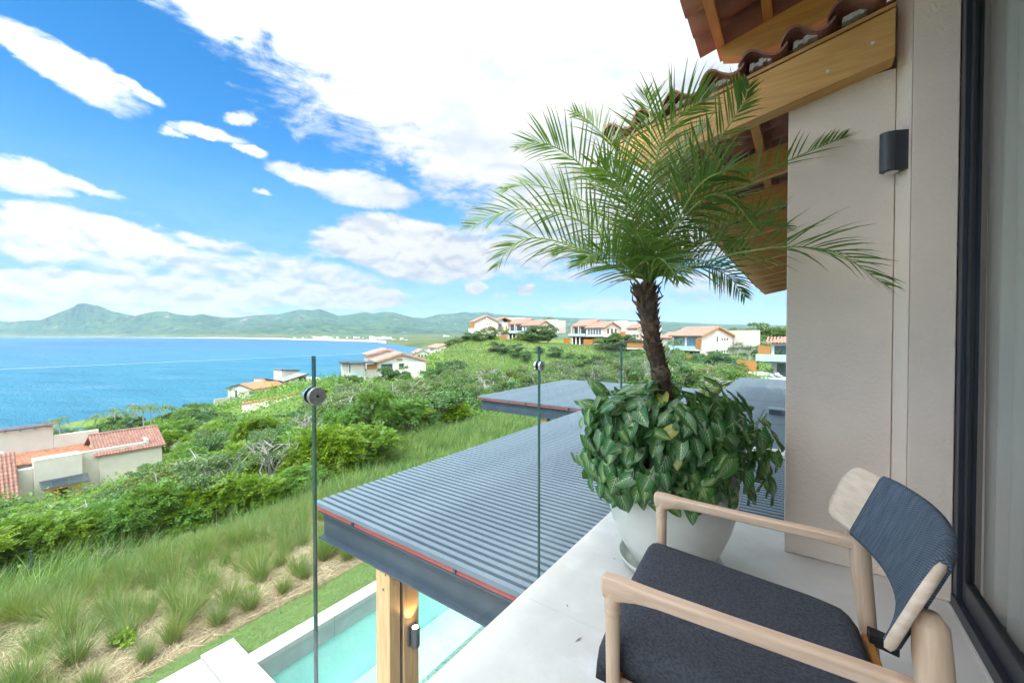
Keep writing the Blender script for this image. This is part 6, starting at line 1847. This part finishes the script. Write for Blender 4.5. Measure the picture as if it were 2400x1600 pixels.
for px, d, w, top, lab in ((826, 86, 4.5, 872, 'dark leafy tree in front of the valley villa, below its canopy'), (905, 84, 5.2, 846, 'dark leafy tree in front of the valley villa, covering its right window'), (948, 84, 3.6, 852, 'light green tree in front of the valley villa gable'),
                           (1020, 84, 6.5, 838, 'broad green tree at the right end of the valley villa'), (1062, 86, 6.5, 834, 'broad darker tree second to the right of the valley villa')):
    put(ch(DARK if 'dark' in lab else GREEN), px, d, w, height_to(px, d, [(0, top)], 7), lab)
# bushes on the grassy hill face
G5 = 'round dark bushes on the grassy hillside'
for px, top, base, d, w in ((1060, 800, 826, 150, 6), (1082, 797, 826, 152, 7), (1105, 790, 824, 152, 9), (1128, 794, 820, 150, 7), (1145, 806, 830, 140, 6), (1120, 812, 838, 136, 6), (1158, 822, 848, 122, 4.6), (1175, 823, 850, 120, 4.4), (1190, 826, 852, 118, 5), (1214, 828, 860, 112, 5.4), (1232, 836, 864, 108, 4),
                            (1262, 824, 842, 116, 4), (1300, 818, 845, 112, 5), (1340, 822, 850, 106, 5.4), (1362, 826, 850, 104, 4), (1430, 822, 850, 106, 6), (1455, 818, 846, 106, 5)):
    h = (base - top) / F * d; x, y = hz(px, d); put(ch(DARK), px, d, w, max(h, H - (top - 785) / F * d - ground(x, y)), 'round dark bush on the grassy hillside below the villas', G5)
for px, d, top, w, kind, lab in ((1146, 152, 756, 7, SCRUB, 'loose grey-green tree in front of the leftmost crest villa'), (1172, 150, 758, 7, SCRUB, 'loose tree between the two left crest villas'), (1160, 146, 782, 7, LIME, 'yellow green shrub in front of the leftmost crest villa'), (1120, 150, 784, 5, LIME, 'yellow green shrub left of the crest villas'),
                                 (1236, 138, 770, 9, DARK, 'dark rounded tree left of the three-windowed villa, lower one'), (1262, 136, 756, 11, DARK, 'largest dark rounded tree left of the three-windowed villa'), (1285, 146, 752, 8, DARK, 'dark tree rising behind the largest dark tree'), (1278, 176, 735, 9, SCRUB, 'airy tree top seen behind the crest villas'),
                                 (1418, 128, 782, 7, GREEN, 'green tree at the right gable of the three-windowed villa'), (1448, 126, 772, 10, DARK, 'broad dark tree right of the three-windowed villa'), (1476, 124, 776, 8, DARK, 'dark tree behind the small timber cabin'), (1462, 150, 768, 7, LIME, 'yellow green tree top right of the crest villas'),
                                 (1418, 165, 760, 4, COCO, 'small palm behind the three-windowed villa'), (1585, 84, 786, 6, GREEN, 'green tree in front of the blue windowed villa, left one'), (1560, 80, 800, 6, SCRUB, 'olive tree just right of the palm trunk'),
                                 (1732, 135, 752, 11, GREEN, 'big green tree on the skyline right of the blue windowed villa'), (1775, 140, 748, 13, GREEN, 'tallest green tree on the skyline beside the pier'), (1815, 138, 750, 12, GREEN, 'skyline tree touching the pier edge'), (1755, 120, 770, 10, GREEN, 'green tree below the skyline trees beside the pier'),
                                 (1700, 104, 782, 9, SCRUB, 'pale green tree beside the white villa end wall'), (1728, 100, 790, 9, SCRUB, 'pale green tree left of the pier-side villa'), (1765, 96, 800, 8, DARK, 'dark tree behind the pier-side villa screen'),
                                 (1650, 82, 822, 7, DARK, 'dark green bush under the white villa gable'), (1690, 80, 824, 7, DARK, 'dark green bush right of the white villa base'), (1735, 78, 830, 6, GREEN, 'green tree left of the orange terrace screen'), (1720, 72, 850, 5, DARK, 'dark bush just left of the far sun terrace')):
    x, y = hz(px, d); h = H - (top - 785) / F * d - ground(x, y)
    if kind is COCO: h = h / 8; w = h
    put(ch(kind), px, d, w, max(h, 1.0 if kind is COCO else 1.5), lab)
for px in (1208, 1220, 1232, 1244, 1256): put(ch(LIME), px, 136, 2.4, 1.6, 'yellow green border plant in front of the crest villas', 'yellow green border plants in front of the crest villas')
scatter(1470, 1760, 30, 84, 46, 3.0, lambda px, d: (ch(GREEN + SHRUB + SCRUB), rgv.uniform(3.6, 5.6), rgv.uniform(3, 5), 'green bush in the hollow beyond the pergola, right of the palm trunk', 'bushes in the hollow beyond the pergola'), TOP1, avoid=HOUSES)
scatter(1480, 1720, 84, 130, 14, 5, lambda px, d: (ch(GREEN), rgv.uniform(5, 7), rgv.uniform(3, 5), 'green tree on the slope round the blue windowed villa', 'trees round the blue windowed villa'), [(1400, 815), (1560, 815), (1620, 826), (1760, 800)], avoid=HOUSES)
flush()

# ---------------------------------------------------------------- planted grass tufts, straw, lawn, tall grass, undergrowth
def blades(rg, P, D, ln, wd, bend, seg=3):
    """curved tapering blades from P along D"""
    n = len(P); up = np.array([0, 0, 1.0])
    side = np.cross(D, up + rg.normal(size=D.shape) * .3); side /= np.linalg.norm(side, axis=1, keepdims=True) + 1e-9
    V = np.zeros((n, 2 * seg + 1, 3)); p = P.copy(); d = D / np.linalg.norm(D, axis=1, keepdims=True)
    hd = D.copy(); hd[:, 2] = 0; hd /= np.linalg.norm(hd, axis=1, keepdims=True) + 1e-9
    for k in range(seg + 1):
        f = 1 - (k / seg) ** 1.4
        if k < seg:
            V[:, 2 * k] = p - side * (wd * f * .5)[:, None]; V[:, 2 * k + 1] = p + side * (wd * f * .5)[:, None]
        else: V[:, 2 * seg] = p
        d = d + (hd * .9 - up * .9) * (bend * (.25 + .6 * k / seg))[:, None]; d /= np.linalg.norm(d, axis=1, keepdims=True)
        p = p + d * (ln / seg)[:, None]
    V = V.reshape(-1, 3); b = np.arange(n) * (2 * seg + 1)
    T = []
    for k in range(seg - 1):
        q = b + 2 * k; T += [np.stack([q, q + 1, q + 3], 1), np.stack([q, q + 3, q + 2], 1)]
    q = b + 2 * (seg - 1); T.append(np.stack([q, q + 1, q + 2], 1))
    return V, np.concatenate(T)

def blade_mesh(name, V, T, mat): return npmesh(name, V, T, mat, n=3)

def tuft(seed, n=330, h=.62):
    rg = np.random.default_rng(seed)
    t = thing('grass_tuft', '', 'ornamental grass')
    a = rg.uniform(0, 6.28, n); e = rg.uniform(.62, 1.52, n); q = rg.uniform(0, .075, n)
    P = np.stack([np.cos(a) * q, np.sin(a) * q, np.full(n, -.02)], 1); D = np.stack([np.cos(a) * np.cos(e), np.sin(a) * np.cos(e), np.sin(e) + .25], 1)
    V, T = blades(rg, P, D, h * rg.uniform(.6, 1.15, n), rg.uniform(.004, .008, n), rg.uniform(.03, .20, n), 4)
    ob('blades', blade_mesh('blades', V, T, 'tuft_blade'), t)
    n = n // 2; a = rg.uniform(0, 6.28, n); e = rg.uniform(.3, 1.4, n); P = np.stack([np.cos(a) * .05, np.sin(a) * .05, np.full(n, -.02)], 1); D = np.stack([np.cos(a) * np.cos(e), np.sin(a) * np.cos(e), np.sin(e) + .2], 1)
    V, T = blades(rg, P, D, h * rg.uniform(.4, 1.0, n), rg.uniform(.004, .007, n), rg.uniform(.1, .4, n), 3)
    ob('dry_blades', blade_mesh('dry_blades', V, T, 'tuft_straw'), t)
    return t
TUFT = [tuft(200 + k) for k in range(5)]
rg = np.random.default_rng(9)
def plant_tufts():
    pls = {0: [], 1: [], 2: [], 3: [], 4: []}; c = 0
    for i in range(14):
        for j in range(27):
            x = -7.66 - i * .45 + rg.uniform(-.12, .12); y = -3.0 + j * .46 + (i % 2) * .22 + rg.uniform(-.13, .13)
            if y > 9.0 or c >= 290: continue
            far = (-x - 7.5) / 5.5
            if rg.uniform() < (.50 - .30 * far): continue
            s = rg.uniform(.78, 1.15) * (1.0 + .06 * far) * (.8 if i == 0 else 1)
            lab = ('grass tuft in the row next to the lawn' if i < 2 else 'tall grass tuft beside the feathery shrubs' if i > 8 else 'grass tuft in the middle of the straw-covered bank')
            pls[int(rg.integers(0, 5))].append((x, y, ground(x, y), rg.uniform(0, 6.28), (s * rg.uniform(.85, 1.15), s, s * rg.uniform(.9, 1.2)), lab)); c += 1
    for k, p in pls.items(): copies(TUFT[k], p, group='planted grass tufts on the bank')
plant_tufts()
# a few low yellow-green seedlings between the tufts
def seedling(seed):
    t = thing('seedling', 'low yellow green seedling bush between the grass tufts', 'shrub', group='yellow green seedlings between the grass tufts')
    ob('foliage', leaf_crown('foliage', seed, 260, L_(seed, 6, .14, .06, .26, .06, .11), .05, 'lime_leaf', .4), t); return t
copies(seedling(300), [(x, y, ground(x, y), rg.uniform(0, 6), s) for x, y, s in ((-8.3, 1.5, 1.0), (-8.6, 5.6, .9), (-9.1, 4.0, .7), (-8.2, 3.2, .6), (-9.9, 6.2, .8), (-8.0, 6.6, .7), (-10.1, 2.0, .7))])

def straw():
    n = 26000
    x = -7.33 - 5.2 * rg.uniform(0, 1, n) ** 1.1; y = rg.uniform(-3.5, 9.5, n); z = ground_np(x, y) + .008 + rg.uniform(0, .03, n)
    a = rg.normal(2.3, 1.0, n); P = np.stack([x, y, z], 1); D = np.stack([np.cos(a), np.sin(a), rg.uniform(-.05, .16, n)], 1)
    V, T = blades(rg, P, D, rg.uniform(.12, .42, n), rg.uniform(.004, .009, n), rg.uniform(0, .12, n), 2)
    stuff(tag(ob('straw_mulch', blade_mesh('straw_mulch', V, T, 'straw')), 'dry straw lying between the tufts'))
straw()
def lawn_blades():
    n = 60000
    x = -7.30 + .74 * rg.uniform(0, 1, n); y = -2 + 13.5 * rg.uniform(0, 1, n) ** 1.0; P = np.stack([x, y, np.full(n, -3.43)], 1)
    a = rg.uniform(0, 6.28, n); D = np.stack([np.cos(a) * .7, np.sin(a) * .7, rg.uniform(.4, 1, n)], 1)
    V, T = blades(rg, P, D, rg.uniform(.025, .06, n), rg.uniform(.003, .006, n), rg.uniform(.1, .3, n), 2)
    stuff(tag(ob('lawn_grass', blade_mesh('lawn_grass', V, T, 'lawn_blade')), 'short green lawn grass beside the pool'))
lawn_blades()
def tall_grass():
    n = 90000
    x = rg.uniform(-24, -2, n * 3); y = rg.uniform(-2, 34, n * 3)
    d = -x * .5807 + y * .8141; lat = (x * RT[0] + y * RT[1]); px = 1200 + lat / d * F
    e = np.interp(px, [a for a, b in EDGE], [b for a, b in EDGE])
    keep = (d < e + 1.0) & np.where(px > 660, ((x < -7.35) & (y > 7.2)) | (y > 14.2), (x < -13.2) & (px > -320))
    x, y = x[keep][:n], y[keep][:n]; n = len(x)
    clump = .5 + .5 * np.sin(x * 2.3 + 1.7 * np.sin(y * 1.1)) * np.sin(y * 1.9 + 1.3 * np.sin(x * 1.6))
    P = np.stack([x, y, ground_np(x, y) - .03], 1); a = rg.normal(.9, 1.4, n); el = rg.uniform(.75, 1.5, n)
    D = np.stack([np.cos(a) * np.cos(el), np.sin(a) * np.cos(el), np.sin(el)], 1)
    V, T = blades(rg, P, D, (.36 + .62 * clump) * rg.uniform(.6, 1.3, n), rg.uniform(.010, .020, n) * (1 + .02 * np.hypot(x, y)), rg.uniform(.08, .34, n), 3)
    stuff(tag(ob('tall_grass', blade_mesh('tall_grass', V, T, 'grass_blade')), 'tall wild grass on the bank beside the pergola'))
    k = 1600; i = rg.integers(0, n, k); D2 = D[i] * .6 + np.array([0, 0, .7]); V, T = blades(rg, P[i], D2, rg.uniform(.7, 1.1, k), np.full(k, .012), rg.uniform(.03, .15, k), 3)
    stuff(tag(ob('seed_heads', blade_mesh('seed_heads', V, T, 'tuft_straw')), 'pale dry stalks in the tall grass'))
tall_grass()
def hill_grass():
    """rougher grass on the open hill face"""
    n = 60000
    px = rg.uniform(1040, 1500, n); d = rg.uniform(86, 142, n); r0 = [hz(p, q) for p, q in zip(px, d)]
    P = np.array([(a, b, 0) for a, b in r0]); P[:, 2] = ground_np(P[:, 0], P[:, 1]) - .05
    a = rg.uniform(0, 6.28, n); D = np.stack([np.cos(a) * .5, np.sin(a) * .5, np.ones(n)], 1)
    V, T = blades(rg, P, D, rg.uniform(.3, .8, n), rg.uniform(.06, .14, n), rg.uniform(.1, .3, n), 2)
    stuff(tag(ob('hill_grass', blade_mesh('hill_grass', V, T, 'grass_blade')), 'rough grass on the open hillside'))
hill_grass()
def undergrowth():
    n = 26000
    px = rg.uniform(-300, 1800, n); d = 10 + 120 * rg.uniform(0, 1, n) ** 1.5
    e = np.interp(px, [a for a, b in EDGE], [b for a, b in EDGE])
    k = (d > e + .2) & ~((px > 1040) & (px < 1500) & (d > 92)); px, d = px[k], d[k]
    r = np.array([hz(p, q) for p, q in zip(px, d)]); x, y = r[:, 0], r[:, 1]
    ok = ~((x > -7.6) & (y < 19))
    for a, b, c in HOUSES: ok &= (x - a) ** 2 + (y - b) ** 2 > (c * .75) ** 2
    x, y, d = x[ok], y[ok], d[ok]; z = ground_np(x, y)
    m = 5; C = np.repeat(np.stack([x, y, z], 1), m, 0); dd = np.repeat(d, m); s = .25 + dd * .012
    k = len(C); C = C + rg.normal(size=(k, 3)) * np.stack([s, s, s * .3], 1); C[:, 2] += rg.uniform(0, 1, k) * (.25 + .012 * dd)
    u = rg.normal(size=(k, 3)); N = np.array([0, 0, 1.0]) + rg.normal(size=(k, 3)) * .5
    V, Fq = quads_at(C, u, N, (.07 + .0055 * dd) * rg.uniform(.7, 1.3, k), (.045 + .0035 * dd) * rg.uniform(.7, 1.3, k))
    stuff(tag(ob('undergrowth', npmesh('undergrowth', V, Fq, 'shrub_leaf')), 'green undergrowth between the bushes'))
undergrowth()
def brush_pile():
    q = MB(); r = random.Random(8)
    t = thing('brush_pile', 'heap of dead grey branches lying at the edge of the shrubs', 'brushwood', (*hz(360, 12.6), 0)); b = Vector(t.location); b.z = ground(b.x, b.y); t.location = b
    for k in range(120):
        u = r.uniform(-1.9, 1.9); p = Vector((u * .55 + r.gauss(0, .25), u * .9 + r.gauss(0, .3), 0)); p.z = ground(b.x + p.x, b.y + p.y) - b.z + r.uniform(.02, .38)
        a = r.uniform(0, 6.28); dv = Vector((math.cos(a), math.sin(a), r.uniform(-.15, .35))) * r.uniform(.25, .8); q.tube([p - dv * .5, p + Vector((r.uniform(-.04, .04), r.uniform(-.04, .04), .03)), p + dv * .5], [.010, .008, .003], 4)
    o = q.build('branch', 'twig', t); stuff(o)
brush_pile()
# short marker stakes in the bank
st = thing('stake', 'short dark stake standing in the grass below the shrubs', 'stake', (*hz(62, 11.0), 0)); st.location.z = ground(st.location.x, st.location.y)
MB().box(-.02, .02, -.02, .02, -.2, .78).build('post', 'steel_dark', st); MB().box(-.024, .024, -.024, .024, .781, .80).build('cap', 'steel_dark', st)

# scraps blown onto the terrace floor
def scrap(px, py, a, l, label):
    d = -H / ray(px, py)[2]; p = CP + ray(px, py) * d
    t = thing('dry_leaflet', label, 'dry leaf', (p[0], p[1], .002), a)
    q = MB(); q.add([(-l, 0, 0), (0, -.0035, .002), (l, .001, .004), (0, .0035, .002)], [(0, 1, 2, 3)]); q.build('blade', 'twig', t)
scrap(1440, 1310, .4, .010, 'tiny dry leaflet on the terrace floor just left of the saucer')
scrap(1356, 1499, 1.2, .022, 'dry leaflet lying on the open terrace floor left of the chair')
scrap(1330, 1420, 2.2, .006, 'tiny crumb of dry leaf on the floor beyond the longer leaflet')
